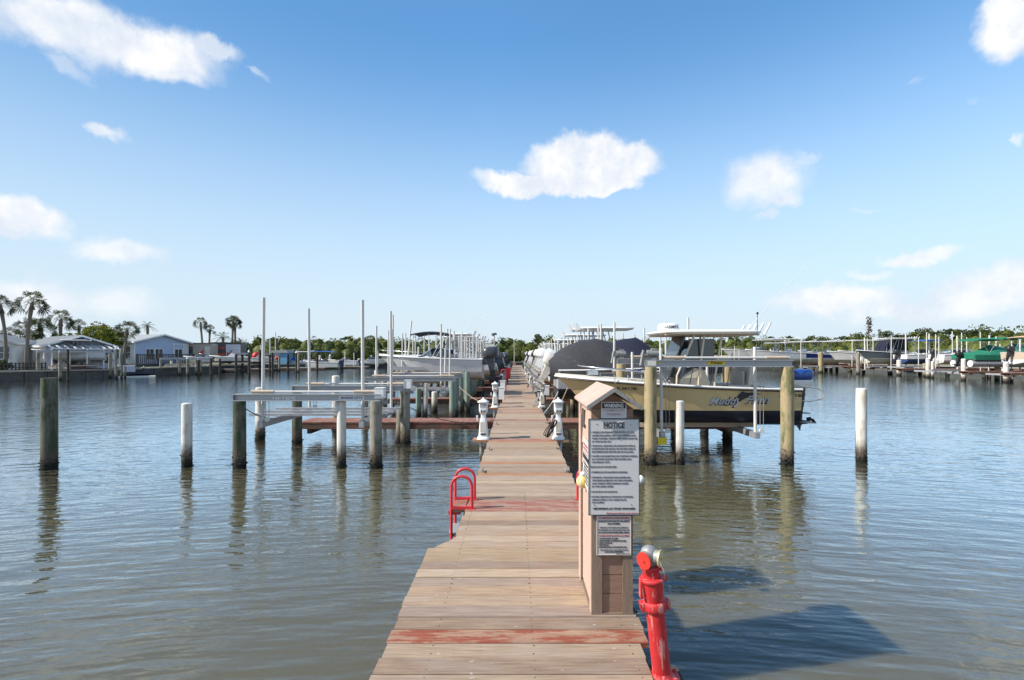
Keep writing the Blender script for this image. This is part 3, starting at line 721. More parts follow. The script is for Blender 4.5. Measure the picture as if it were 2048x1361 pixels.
# ------------------------------------------------------------------ ladders
def ladder(label, side, y0, y1, group='red dock ladders'):
    s = side; t = thing('dock_ladder', label, 'ladder', (s, 0, 0), 0, group)
    return t
def make_ladder(label, xin, xout, y0, y1, ztop=.37, simple=False):
    t = thing('dock_ladder', label, 'ladder', ((xin + xout) / 2, (y0 + y1) / 2, DZ), 0, 'red hoop ladders on the dock edges')
    hx = abs(xout - xin) / 2; sg = 1 if xin > xout else -1; hy = (y1 - y0) / 2; n = 8
    for yy in (-hy, hy):
        pts = [(sg * hx, yy, 0.0)] + [(math.cos(PI * i / n) * hx * sg, yy, ztop - hx + math.sin(PI * i / n) * hx) for i in range(n + 1)] + [(-sg * hx, yy, -.1), (-sg * hx, yy, -.5), (-sg * hx, yy, -1.3)]
        MB().tube(pts, .0165, 8).build('hoop_rail', 'ladder_red', t)
        MB().b2(-hx, hx, yy - .016, yy + .016, -.001, .030).build('foot_bar', 'ladder_red', t)
        MB().box((sg * hx, yy, .004), (.07, .07, .008)).build('base_plate', 'ladder_red', t)
    for i, z in enumerate((-.05, -.3, -.55, -.8)):
        MB().b2(-sg * hx - .035 if sg > 0 else -sg * hx - .10, -sg * hx + .10 if sg > 0 else -sg * hx + .035, -hy + .018, hy - .018, z - .02, z + .02).build('tread', 'ladder_red' if i == 0 else 'alu_dull', t)
    return t
make_ladder('red double hoop ladder on the left edge of the near dock', -.503, -.735, 5.64, 6.01)
# reddish boards between the ladder's feet
for i, yy in enumerate((5.70, 5.83, 5.955)): MB().b2(-.73, -.585, yy - .06, yy + .06, DZ - .04, DZ - .003).build('ladder_plank', 'plank_redwash', dock)
make_ladder('red double hoop ladder half hidden behind the cabinet, right edge of the dock', .735, .965, 5.64, 6.01, .39)
make_ladder('faded red hoop ladder farther along the dock, left edge before the outboards', -.50, -.73, 23.6, 23.97, 1.0)

# ------------------------------------------------------------------ power pedestals
def pedestal(label, x, y, rz=0., first=None, doorup=True):
    if first is not None:
        o = copy_tree(first); o.location = (x, y, DZ + .0); o.rotation_euler.z = rz; o['label'] = label; return o
    t = thing('power_pedestal', label, 'pedestal', (x, y, DZ), rz, 'white power pedestals along the dock edges')
    def sq(w, d, z, n=16, e=4.):
        out = []
        for i in range(n):
            a = 2 * PI * (i + .5) / n; c, s_ = math.cos(a), math.sin(a)
            out.append((math.copysign(abs(c) ** (2 / e), c) * w / 2, math.copysign(abs(s_) ** (2 / e), s_) * d / 2, z))
        return out
    MB().loft([sq(.26, .26, .0), sq(.255, .255, .03), sq(.215, .215, .055), sq(.20, .20, .06)]).build('base', 'white', t)
    MB().loft([sq(.20, .20, .06), sq(.175, .175, .20), sq(.145, .145, .38), sq(.13, .13, .42)]).build('lower_body', 'white', t)
    MB().loft([sq(.105, .105, .42), sq(.10, .10, .52)]).build('neck', 'white', t)
    MB().loft([sq(.12, .12, .515), sq(.17, .17, .56), sq(.18, .18, .60), sq(.18, .18, .745)]).build('head', 'white', t)
    MB().loft([sq(.165, .165, .746), sq(.24, .24, .755), sq(.245, .245, .765), sq(.13, .13, .80), sq(.05, .05, .82)]).build('cap', 'white', t)
    MB().lathe([(.022, .815), (.026, .83), (.02, .846), (.004, .852)], n=10).build('finial', 'white', t)
    MB().b2(-.07, .07, -.098, -.090, .655, .735).build('hood', 'pvc_grey', t)
    MB().b2(-.06, .06, -.097, -.0905, .60, .645).build('hatch', 'white', t)
    for sx in (-.035, .035): MB().cyl((sx, -.105, .575), (sx, -.075, .575), .016, n=8).build('outlet', 'black', t)
    MB().b2(-.055, .055, -.108, -.100, .10, .13).build('slot', 'black', t)
    MB().b2(-.06, .06, -.094, -.084, .16, .36).build('door', 'offwhite', t)
    MB().box((-.13, -.02, .43), (.035, .06, .10)).build('hose_hanger', 'white', t)
    return t
p0 = pedestal('white power pedestal nearest the camera on the left dock edge, no cords', -.68, 10.28)
for i, yy in enumerate((16.35, 22.9, 29.6, 36.2, 42.8, 49.4)):
    pedestal(f'white power pedestal, {nth(i + 1)} along the left dock edge', -.70, yy, 0, p0)
pr = pedestal('white power pedestal on the right dock edge with black cords coiled beside it', .862, 10.30, 0, p0)
for i, yy in enumerate((16.35, 22.9, 29.6, 36.2, 42.8, 49.4)):
    pedestal(f'white power pedestal, {nth(i + 1)} along the right dock edge', .84, yy, 0, p0)
def shelf(x, y):
    MB().b2(x - .16, x + .16, y - .15, y + .15, DZ - .045, DZ - .002).build('pedestal_shelf', 'plank_orange', dock)
    MB().b2(x - .02, x + .02, y - .12, y + .12, DZ - .4, DZ - .046).build('shelf_bracket', 'pvc', dock)
for yy in (10.28, 16.35, 22.9, 29.6): shelf(-.735, yy); shelf(.935 - .03, yy)
def cord(label, x, y, m='cord', n=6, sc_=1.):
    rg = random.Random(int(x * 100 + y * 10)); t = thing('coiled_cords', label, 'cord', (x, y, DZ), 0, 'power cords on the pedestals')
    for k in range(n):
        w = rg.uniform(.03, .10) * sc_; h = rg.uniform(.30, .38) * sc_; ox = -.05 * sc_ - w * .8; yy = -.10 + k * .015
        pts = []
        for i in range(15):
            a = 2 * PI * i / 14; u = (1 - math.cos(a)) / 2
            pts.append((ox * u * 2.2 + math.sin(a) * w, yy + rg.uniform(-.01, .01), .40 * sc_ + .01 - u * h))
        MB().tube(pts, .0085, 6).build('loop', m, t)
    MB().tube([(.0, -.1, .56 * sc_), (-.05, -.14, .50 * sc_), (-.08, -.12, .40 * sc_)], .009, 6).build('plug_lead', m, t)
    return t
cord('black power cords looped on the nearest right hand pedestal', .80, 10.18)
cord('grey cords looped on the second right hand pedestal', .80, 16.2, 'pvc_grey')
t = thing('hose_coil', 'dark hose coil hanging off the right side of the nearest right pedestal', 'hose', (1.01, 10.33, DZ))
for k in range(3): MB().tube([(math.cos(a) * (.07 + .01 * k), .01 * k, .07 + math.sin(a) * .13) for a in [2 * PI * i / 14 for i in range(14)]], .008, 5, True).build('loop', 'cord', t)
# white steel locker boxes
def locker(label, x, y, w=.16, h=.3, zb=.35, name='utility_box', group='white utility boxes on posts by the dock'):
    t = thing(name, label, 'box', (x, y, DZ), 0, group)
    MB().b2(-w / 2, w / 2, -.09, .09, zb, zb + h).build('box', 'white', t)
    MB().prism([(-w / 2 - .015, -.10, zb + h), (w / 2 + .015, -.10, zb + h), (w / 2 + .015, .10, zb + h), (-w / 2 - .015, .10, zb + h)], (0, 0, .03)).build('lid', 'white', t)
    MB().b2(-.03, .03, -.03, .03, -.3, zb).build('post', 'timber_dark', t)
    return t
locker('white utility box beside the second left pedestal', -.53, 17.6, .19, .40, .15)
locker('white utility box beyond the second left pedestal, near the outboards', -.56, 20.3, .20, .38, .25)
locker('large white dock box just right of the dock before the grey cover', 1.06, 18.6, .30, .32, .22)
locker('cream dock box beyond the large white box, right dock edge', .96, 21.0, .25, .34, .2)
# fire extinguisher cabinet (red) left far
t = thing('extinguisher_cabinet', 'small red extinguisher cabinet on the left dock edge by the far outboards', 'cabinet', (-.50, 28.5, DZ))
MB().b2(-.16, .16, -.12, .12, .35, .95).build('box', 'red', t); MB().b2(-.03, .03, -.03, .03, -.2, .35).build('post', 'timber_dark', t); MB().b2(-.12, .12, -.127, -.121, .42, .88).build('door', 'ladder_red', t)

# ------------------------------------------------------------------ finger piers
def finger(label, x0, x1, y, z=.50, w=.86, n_planks=True, cat='finger pier', group='finger piers off the main dock', spacing=.149):
    t = thing('finger_pier', label, cat, ((x0 + x1) / 2, y, z), 0, group); L = abs(x1 - x0); h = L / 2
    if n_planks:
        key = ('fp', round(w, 2))
        if key not in cache:
            cache[key] = MB().b2(-.0705, .0705, -w / 2, w / 2, -.035, 0).mesh('plank', 'fingerwood')
        x = -h + .07
        while x < h: inst('plank', cache[key], t, (x, 0, rnd.uniform(-.003, .003))); x += spacing
    else: MB().b2(-h, h, -w / 2, w / 2, -.035, 0).build('decking', 'fingerwood', t)
    for sy in (-1, 1): MB().b2(-h, h, sy * (w / 2 - .03) - .02, sy * (w / 2 - .03) + .02, -.19, -.036).build('fascia', 'fascia', t)
    for i in range(max(2, int(L / 2.6) + 1)):
        x = -h + .25 + i * (L - .5) / max(1, int(L / 2.6))
        MB().b2(x - .05, x + .05, -w / 2 + .06, w / 2 - .06, -.32, -.191).build('cross_beam', 'timber_dark', t)
    return t
FS = [13.62, 20.3, 26.9, 33.5, 40.1, 46.7, 53.3, 60.0, 66.6]
for i, yy in enumerate(FS):
    z = .50 - .002 * i
    finger(f'reddish plank finger pier on the left, {nth(i)} counted from the camera', -5.75 + (.6 if i else 0), -.60, yy, z, .86 if i == 0 else .7, i < 2)
    finger(f'reddish plank finger pier on the right, {nth(i)} counted from the camera', .83, 5.9, yy, z, .86 if i == 0 else .7, i < 2)

# ------------------------------------------------------------------ lone piles
def lone(label, px, pyw, pytop, mname, r, cat='pile', group=None, cap=None, lean=0.):
    Yd = F * CAMZ / (pyw - 708); x = PX(px, Yd); zt = CAMZ - (pytop - 708) * Yd / F
    t = thing('mooring_pile', label, cat, (x, Yd + r, 0), 0, group or 'mooring piles standing alone in the water')
    if mname == 'pile_white':
        MB().lathe([(r, -.1), (r, zt - .02), (r * .97, zt)], n=18, wob=.008).build('sleeve', mname, t)
        MB().lathe([(r * .97, zt), (r * .8, zt + .015), (.01, zt + .02)], n=18).build('cap', 'pvc', t)
        MB().lathe([(r * .9, -1.85), (r * .9, -.1)], n=8).build('core', 'pile_dark', t)
    else:
        MB().lathe([(r * 1.03, -1.85), (r * 1.02, .3), (r, zt * .6), (r * .96, zt)], n=16, wob=.03).build('post', mname, t)
    b_ = inst('barnacles', rnd.choice(BARN), t); s = r / .125; b_.scale = (s, s, .9); b_['kind'] = 'stuff'
    if lean: t.rotation_euler = (0, lean, 0)
    return t
lone('thick dark green timber pile standing alone at far left', 86, 940, 757, 'pile_green', .132)
MB().lathe([(.118, CAMZ - .49), (.10, CAMZ - .482), (.01, CAMZ - .48)], n=14)
lone('white sleeved pile left of the empty boat lift', 367.5, 935, 809, 'pile_white', .098)
lone('white sleeved pile in front of the empty boat lift', 680, 936, 804, 'pile_white', .090)
lone('white sleeved pile in front of the khaki boat', 1362, 931, 804, 'pile_white', .092)
lone('white sleeved pile at the right, standing alone beyond the khaki boat', 1729.5, 927, 779, 'pile_white', .105)
lone('white sleeved pile behind the left end of the empty lift beam', 516, 881, 777, 'pile_white', .12)
lone('leaning pinkish stub of a broken pile under the lift by the dock', 797, 888, 806, 'pile_grey', .10, lean=.04)
lone('green weathered pile beside a white one, left of the second finger pier', 836, 838, 778, 'pile_teal', .095)
lone('white pile beside the green one, left of the second finger pier', 849, 838, 768, 'pile_white', .085, lean=.03)
lone('short pale pile stub with oysters left of the second finger pier', 868, 826, 785, 'pile_white', .115)
lone('tall teal pile with a pale side, left of the dock', 911, 834, 756, 'pile_teal', .10)
lone('tall teal pile with a dark foot, next to the dock boxes', 934, 826, 744, 'pile_teal', .105)
lone('slim grey pile behind the tall teal pile', 945, 800, 738, 'pile_grey', .10)
lone('dark green pile by the white stern, left of the dock', 952, 794, 763, 'pile_green', .115)
lone('white pile on the open water left of centre', 725, 780, 745, 'pile_white', .085)
lone('white capped pile behind the second lift beam', 669, 860, 753, 'pile_white', .115)
lone('white pile near the third lift on the left', 751, 776, 742, 'pile_white', .12)
lone('tan pile right of the dock below the khaki bow', 1146, 824, 795, 'pile_tan', .10)
lone('dark pile right of the dock under the grey covered boat', 1122, 800, 772, 'pile_dark', .10)

# ------------------------------------------------------------------ boat lifts
def lift(label, x0, x1, y0, y1, zt, zc, pole_top, px_poles=(.16, .86), pilem=('pile_green', 'pile_tan'), r=.12, near=True, bunk_z=None,
         motors='right', beamh=.14, rz=0., loc=None, pole_r=.033, poles=True, name='boat_lift', npile=4):
    w = x1 - x0; d = y1 - y0
    t = thing(name, label, 'boat lift', loc or (x0, y0, 0), rz, 'boat lifts on piles')
    seg = 12 if near else 7
    for j, yy in enumerate((0, d)):
        for i, xx in enumerate((.10, w - .10)):
            add_pile(t, xx, yy + (.16 if not j else -.16) * 0, zt - beamh, pilem[i % len(pilem)], r, seg, near)
        h = zt
        if near:   # I-beam
            mb = MB().b2(0, w, yy - .07, yy + .07, h - .018, h).b2(0, w, yy - .07, yy + .07, h - beamh, h - beamh + .018).b2(0, w, yy - .012, yy + .012, h - beamh + .018, h - .018)
            mb.b2(0, .01, yy - .07, yy + .07, h - beamh + .018, h - .018).build('top_beam', 'alu', t)
            MB().cyl((.35, yy, h + .045), (w - .05, yy, h + .045), .022, n=8).build('drive_shaft', 'pvc', t)
            for xx in (.35, w * .82): MB().cyl((xx, yy, h + .045), (xx + .45, yy, h + .045), .035, n=10).build('cable_winder', 'canvas_tan', t)
        else: MB().b2(0, w, yy - .06, yy + .06, h - beamh, h).build('top_beam', 'alu', t)
    for f in px_poles:
        xx = w * f
        MB().b2(xx - .05, xx + .05, .05, d - .05, zc - .13, zc).build('cradle_beam', 'alu', t)
        if poles:
            for yy in (.16, d - .16):
                MB().cyl((xx, yy, zc), (xx + rnd.uniform(-.05, .05) * (pole_top - zc) * .3, yy, pole_top + rnd.uniform(-.1, .1)), pole_r, n=10 if near else 6).build('guide_pole', 'pvc', t)
        if near:
            for yy in (.12, d - .12):
                MB().cyl((xx + .08, yy, zc), (xx + .08, yy, zt - beamh), .006, n=5).cyl((xx + .15, yy, zc), (xx + .15, yy, zt - beamh), .006, n=5).build('cable', 'alu_dull', t)
                MB().cyl((xx + .115, yy - .02, zc + .03), (xx + .115, yy + .02, zc + .03), .05, n=12).build('pulley', 'pvc', t)
    bz = bunk_z or zc + .02
    for yy in ((d * .30, d * .52, d * .75) if near and not bunk_z else (d * .34, d * .66)):
        MB().b2(w * px_poles[0] - .6, w * px_poles[1] + .35, yy - .04, yy + .04, bz, bz + (.05 if not bunk_z else .10)).build('bunk', 'alu_dull' if not bunk_z else 'canvas_tan', t)
    return t
lL = lift('empty grey boat lift in the left foreground with four tall white poles', PX(469, 10.1), PX(762, 10.1), 10.1, 12.75, 1.49, .93, 3.40, (.165, .86), ('pile_green', 'pile_grey'), .125)
# decals on the near beam
MB().b2(.40, .42, -.0125, -.0120, 0, .01)
text('HI-TIDE', .085, (.78, -.0135, 1.49 - .115), RF, 'ink_white', lL, 'lettering', 'LEFT', .46, 0, .001)
MB().b2(2.12, 2.62, -.0145, -.0125, 1.49 - .118, 1.49 - .03).build('decal', 'ink_white', lL); text('MARINE LIFTS', .06, (2.15, -.016, 1.49 - .10), RF, 'bottom_blue', lL, 'lettering', 'LEFT', .44, .2, .002)
def motor_box(parent, x, y, z, rz=0., mname='white'):
    t = MB().b2(-.09, .09, -.10, .10, 0, .20).b2(-.095, .095, -.105, .105, .2005, .215).build('motor_cover', mname, parent, (x, y, z), (0, 0, rz))
    MB().cyl((0, 0, -.14), (0, 0, -.001), .07, n=12).build('gearbox', 'galv', t); MB().cyl((-.14, 0, -.1), (.14, 0, -.1), .035, n=10).build('axle', 'galv', t)
motor_box(lL, 2.93, .05, 1.40); motor_box(lL, 2.93, 2.65, 1.42)
lR = lift('grey boat lift under the khaki boat, with yellow beam label', PX(1291, 10.36), PX(1584, 10.36), 10.36, 13.3, 2.175, .66, 2.38, (.125, .775), ('pile_tan', 'pile_tan'), .128, True, .64, beamh=.145)
MB().b2(1.28, 1.64, -.0165, -.0125, 2.175 - .105, 2.175 - .022).build('label_plate', 'ink_yellow', lR)
text('Private', .075, (1.46, -.018, 2.175 - .088), RF, 'ink', lR, 'lettering', 'CENTER', .24, .15, .002)
MB().b2(.23, .30, -.0165, -.0125, 2.175 - .085, 2.175 - .04).build('small_label', 'ink_yellow', lR)
MB().b2(.02, .20, -.075, -.0705, 2.175 - .12, 2.175 - .02).build('end_plate', 'pvc', lR)
MB().b2(.245, .43, -.03, .045, .42, .56).build('beam_end_label', 'ink_yellow', lR)
def motor_cyl(parent, x, y, z):
    t = MB().cyl((-.13, 0, .13), (.10, 0, .13), .075, n=16).build('motor', 'galv', parent, (x, y, z))
    MB().b2(-.05, .05, -.05, .05, 0.0, .055).build('motor_foot', 'galv', t); MB().b2(-.04, .06, -.045, .045, .195, .24).build('junction_box', 'galv', t)
    MB().cyl((-.25, 0, .10), (-.135, 0, .10), .05, n=12).build('gearbox', 'galv', t); MB().cyl((-.27, -.03, -.12), (-.21, -.03, .2), .028, n=8).build('gear_post', 'galv', t)
motor_cyl(lR, .16, 0, 2.175); motor_cyl(lR, .12, 2.94, 2.175)
# further lifts along the dock
LIFTS = []
li = 0
for side in (-1, 1):
    k = 0
    for i, f0 in enumerate(FS[:-1]):
        for dy in (0.75, 3.55):
            if i == 0 and side == -1 and dy < 1: continue
            y0 = f0 + dy; y1 = y0 + 2.5
            a, b_ = (-5.3, -2.1) if side < 0 else (2.4, 5.5)
            zt = 1.5 if (side < 0 and i < 1) else 1.75
            occ = not (side < 0 and i == 0)
            near = y0 < 20
            lift(f'boat lift with white poles in slip {nth(k)} beyond the near lift, {"left" if side < 0 else "right"} of the dock', a, b_, y0, y1, zt, .95, 3.3 if near else rnd.uniform(3.0, 3.5), (.14, .84),
                 ('pile_grey', 'pile_teal') if side < 0 else ('pile_tan', 'pile_grey'), .11, near, 1.0 if occ else None, pole_r=.033 if y0 < 30 else .04)
            LIFTS.append((side, y0, y1)); k += 1

# ------------------------------------------------------------------ boats  (bow towards local +x, z=0 at the keel)
FAC = dict(keel=.77, chine=.82, paint=.865, mid=.93, sheer=1.)
def hull_shape(L, B, Hs, Hb, paint):
    T_ = [0, .12, .25, .38, .5, .6, .69, .77, .84, .9, .95, .98, 1.]
    rows = {k: [] for k in FAC}
    for t in T_:
        s = t * t * t
        if t < .4: bs = B / 2 * (.90 + .10 * min(1, t / .3))
        else: bs = B / 2 * max(0, 1 - ((t - .4) / .6) ** 2.5)
        zs = Hs + (Hb - Hs) * t ** 1.5
        xx = lambda k: L * t * (1 - (1 - FAC[k]) * s)
        zc = paint * .48 + s * paint * .25
        zk = t ** 5 * paint * .30
        rows['keel'].append((xx('keel'), 0., zk))
        rows['chine'].append((xx('chine'), bs * max(0, .90 - .5 * t * t) * (0 if t == 1 else 1), zc))
        rows['paint'].append((xx('paint'), bs * max(0, .95 - .40 * t * t) * (0 if t == 1 else 1), paint))
        rows['mid'].append((xx('mid'), bs * (.985 - .17 * t * t) * (0 if t == 1 else 1), paint + (zs - paint) * .55))
        rows['sheer'].append((xx('sheer'), bs, zs))
    return T_, rows
def cowl(mb, w, d, h, x0=0, z0=0, n=14):
    "rounded engine cowl, w along x, d along y"
    prof = [(.72, .0, .0), (.86, .04, .0), (1., .25, .0), (.99, .60, -.02), (.90, .84, -.05), (.68, .96, -.08), (.25, 1., -.1)]
    rings = []
    for (k, zz, sh) in prof:
        ring = []
        for i in range(n):
            a = 2 * PI * i / n; c, s = math.cos(a), math.sin(a)
            ring.append((x0 + sh * w + math.copysign(abs(c) ** .62, c) * w / 2 * k, math.copysign(abs(s) ** .62, s) * d / 2 * k, z0 + zz * h))
        rings.append(ring)
    return mb.loft(rings)
def outboard(parent, x, y, z, m='engine_dark', s=1., tilt=0., band=None, leg='black', full=True):
    t = thing('outboard', None, None, (x, y, z)); t.parent = parent; t.rotation_euler = (0, tilt, 0); t.scale = (s, s, s)
    cowl(MB(), .62, .40, .42 if not band else .26, -.30, .12 if not band else .28).build('cowl', m, t)
    if band: MB().loft([[( -.30 + math.copysign(abs(math.cos(a)) ** .6, math.cos(a)) * .29 * k, math.copysign(abs(math.sin(a)) ** .6, math.sin(a)) * .19 * k, zz) for a in [2 * PI * (i + .5) / 14 for i in range(14)]] for (k, zz) in ((.8, .10), (.98, .16), (1.02, .285))]).build('cowl_band', band, t)
    mb = MB().prism([(-.42, -.09, .12), (-.14, -.09, .12), (-.20, -.09, -.35), (-.38, -.09, -.35)], (0, .18, 0)); mb.box((-.08, 0, .02), (.16, .22, .26)); mb.build('midsection', m if not band else leg, t)
    if full:
        mb = MB().prism([(-.40, -.03, -.351), (-.20, -.03, -.351), (-.22, -.03, -.80), (-.36, -.03, -.80)], (0, .06, 0)).box((-.36, 0, -.50), (.36, .20, .015))
        mb.loft([[(-.14 - .42 * u, math.cos(a) * .055 * k, -.72 + math.sin(a) * .055 * k) for a in [2 * PI * i / 8 for i in range(8)]] for (u, k) in ((0, .1), (.15, .7), (.5, 1.), (.85, .8), (1., .5))])
        mb.prism([(-.24, -.012, -.76), (-.36, -.012, -.76), (-.34, -.012, -.93)], (0, .024, 0)); mb.build('lower_unit', leg, t)
        mb = MB()
        for k in range(3):
            a = k * 2 * PI / 3 + .4; d = Vector((0, math.cos(a), math.sin(a))); e = Vector((0, -math.sin(a), math.cos(a))); c = Vector((-.60, 0, -.72))
            mb.add([c + d * .03, c + d * .10 + e * .07 + Vector((.04, 0, 0)), c + d * .18 + e * .02 + Vector((.02, 0, 0)), c + d * .13 - e * .05 - Vector((.04, 0, 0)), c + d * .04 - e * .03 - Vector((.02, 0, 0))], [(0, 1, 2, 3, 4), (4, 3, 2, 1, 0)])
        mb.build('propeller', 'steel' if leg != 'black' else 'black', t)
    return t
def sheer_at(rows, x):
    r = rows['sheer']
    for i in range(len(r) - 1):
        if r[i][0] <= x <= r[i + 1][0]:
            f = (x - r[i][0]) / (r[i + 1][0] - r[i][0]); return r[i][1] + (r[i + 1][1] - r[i][1]) * f, r[i][2] + (r[i + 1][2] - r[i][2]) * f
    return r[-1][1:]
def boat(label, loc, rz, L=6., B=2.2, Hs=.92, Hb=1.2, hull='gelcoat', bottom='bottom_white', paint=.42, style='cc', name='boat', group=None, cat='boat',
         trim='gelcoat', eng='engine_dark', neng=1, band=None, tilt=0., top=None, topz=2.05, cover=None, stripe=None, topc='gelcoat', hi=False, ttx=(.22, .62), tth=None, es=None):
    t = thing(name, label, cat, loc, rz, group)
    T_, rw = hull_shape(L, B, Hs, Hb, paint); n = len(T_)
    def side(rs, mname, nm):
        mb = MB()
        for sgn in (1, -1):
            lines = [[(x, y * sgn, z) for x, y, z in rw[r]] for r in rs]; mb.loft(lines, closed=False)
        return mb, nm, mname
    mb, _, _ = side(['keel', 'chine', 'paint'], bottom, 'bottom')
    tr = [rw['keel'][0], rw['chine'][0], rw['paint'][0]]
    mb.poly([(x, y, z) for x, y, z in tr] + [(x, -y, z) for x, y, z in reversed(tr[1:])]); mb.build('bottom', bottom, t)
    mb, _, _ = side(['paint', 'mid', 'sheer'], hull, 'topsides')
    tr = [rw['paint'][0], rw['mid'][0], rw['sheer'][0]]
    mb.poly([(x, y, z) for x, y, z in tr] + [(x, -y, z) for x, y, z in reversed(tr)]); mb.build('topsides', hull, t)
    sh = rw['sheer']
    rail = [(x, y + .012, z) for x, y, z in sh]; rail = rail + [(x, -y, z) for x, y, z in reversed(rail[:-1])]
    MB().tube(rail, .028, 6).build('rub_rail', trim if not hi else 'gelcoat', t)
    if hi: MB().tube([(x, y * 1. + (.012 if y >= 0 else -.012), z - .04) for x, y, z in rail], .012, 5).build('rub_strip', 'black', t)
    # deck, gunwales and cockpit
    mb = MB(); fl = Hs * .42; cut = .64 if style in ('cc', 'open') else .52
    for sgn in (1, -1):
        cock = [i for i, q in enumerate(T_) if q <= cut + .06]
        A = [(sh[i][0], sh[i][1] * sgn, sh[i][2] + .012) for i in cock]; Bq = [(sh[i][0], max(0, sh[i][1] - .16) * sgn, sh[i][2] + .016) for i in cock]
        Cq = [(sh[i][0], max(0, sh[i][1] - .18) * (1 - .55 * T_[i] ** 2) * sgn, fl) for i in cock]; Dq = [(sh[i][0], 0, fl) for i in cock]
        mb.loft([A, Bq, Cq, Dq], closed=False, smooth=False)
    mb.build('cockpit', trim, t)
    fd = [i for i, q in enumerate(T_) if q >= cut]
    mb = MB(); i0 = fd[0]
    for sgn in (1, -1):
        A = [(sh[i][0], sh[i][1] * sgn, sh[i][2] + .013) for i in fd]; mid = [(sh[i][0], sh[i][1] * .5 * sgn, sh[i][2] + .05) for i in fd]; Cc = [(sh[i][0], 0, sh[i][2] + .065) for i in fd]
        mb.loft([A, mid, Cc], closed=False)
    b0 = sh[i0]; mb.poly([(b0[0], b0[1], b0[2] + .013), (b0[0], -b0[1], b0[2] + .013), (b0[0], -b0[1] * .55, fl), (b0[0], b0[1] * .55, fl)])
    mb.build('foredeck', trim, t)
    mb = MB().b2(.02, .28, -B * .42, B * .42, fl, Hs + .0); mb.build('transom_well', trim, t)
    if stripe:
        mb = MB()
        for sgn in (1, -1):
            a = [(x, (y + .006) * sgn, z - .02) for x, y, z in sh[:-1]]; b_ = [(m_[0] * .35 + s_[0] * .65, (m_[1] * .35 + s_[1] * .65 + .008) * sgn, m_[2] * .35 + s_[2] * .65) for m_, s_ in zip(rw['mid'][:-1], sh[:-1])]
            mb.loft([a, b_], closed=False)
        mb.build('stripe', stripe, t)
    if style == 'cc':
        cx = L * .40
        mb = MB().prism([(cx - .35, -.38, fl), (cx + .42, -.38, fl), (cx + .34, -.38, fl + .72), (cx + .02, -.38, fl + .98), (cx - .22, -.38, fl + .92), (cx - .35, -.38, fl + .6)], (0, .76, 0)); mb.build('console', trim, t)
        MB().prism([(cx + .36, -.36, fl + .74), (cx + .375, -.36, fl + .74), (cx + .10, -.32, fl + 1.42), (cx + .085, -.32, fl + 1.42)], (0, .70, 0)).build('windscreen', 'glass_dark', t)
        MB().tube([(cx - .30 + .0, math.cos(a) * .17, fl + .82 + math.sin(a) * .16) for a in [2 * PI * i / 12 for i in range(12)]], .014, 5, True).build('steering_wheel', 'steel', t)
        mb = MB().b2(cx - 1.25, cx - .78, -.45, .45, fl + .45, fl + .58).b2(cx - 1.15, cx - .88, -.40, .40, fl, fl + .449); mb.build('leaning_seat', 'vinyl', t)
        MB().box((cx - 1.27, -.22, fl + .80), (.10, .40, .42), ry=-.12).build('seat_back', 'vinyl', t); MB().box((cx - 1.27, .22, fl + .80), (.10, .40, .42), ry=-.12).build('seat_back', 'vinyl', t)
        MB().b2(cx + .55, cx + .95, -.33, .33, fl, fl + .42).build('front_seat', 'vinyl', t)
    if style in ('cc', 'express', 'open') and top == 'ttop':
        a, b_ = L * ttx[0], L * ttx[1]
        rings = []
        for (k, zz) in ((.93, 0), (1., .035), (1., .06), (.9, .095)):
            rings.append([((a + b_) / 2 + math.copysign(abs(math.cos(q)) ** .35, math.cos(q)) * (b_ - a) / 2 * k, math.copysign(abs(math.sin(q)) ** .35, math.sin(q)) * B * .40 * k, topz + zz) for q in [2 * PI * (i + .5) / 20 for i in range(20)]])
        MB().loft(rings).build('hardtop', topc, t)
        MB().b2(a + .12, b_ - .12, -B * .34, B * .34, topz - .025, topz - .001).build('hardtop_liner', 'canvas_tan' if hi else 'vinyl', t)
        cx = L * .40
        for sgn in (-1, 1):
            for (xa, xb) in ((cx + .45, cx + .12), (cx - .42, cx - .50), (cx - .05, cx - .10)):
                MB().tube([(xa, .40 * sgn, fl), (xa - .02, .42 * sgn, fl + .8), (xb, B * .31 * sgn, topz - .03)], .024, 6).build('top_leg', 'alu' if not hi else 'cream', t)
        for i in range(5): MB().cyl((a - .02, -B * .3 + i * B * .15, topz - .02), (a - .16, -B * .3 + i * B * .15, topz + .26), .025, n=7).build('rod_holder', 'white', t)
        MB().cyl((a + .4, B * .3, topz + .05), (a - .9, B * .42, topz + 1.6), .008, .004, n=4).build('antenna', 'white', t)
    if top == 'bimini':
        a, b_ = L * ttx[0], L * ttx[1]; rings = []
        for i in range(7):
            u = i / 6; x = a + (b_ - a) * u; zz = topz + .10 * math.sin(PI * u)
            rings.append([(x, B * .43 * v, zz + .07 * (1 - v * v)) for v in (-1, -.6, 0, .6, 1)] + [(x, B * .43 * v, zz + .07 * (1 - v * v) - .05) for v in (1, .6, 0, -.6, -1)])
        MB().loft(rings).build('bimini_top', topc, t)
        for sgn in (-1, 1):
            xm = (a + b_) / 2
            for xt in (a + .1, xm, b_ - .1): MB().tube([(xm - .1, B * .46 * sgn, Hs), (xt, B * .43 * sgn, topz + .02)], .014, 5).build('bimini_frame', 'steel', t)
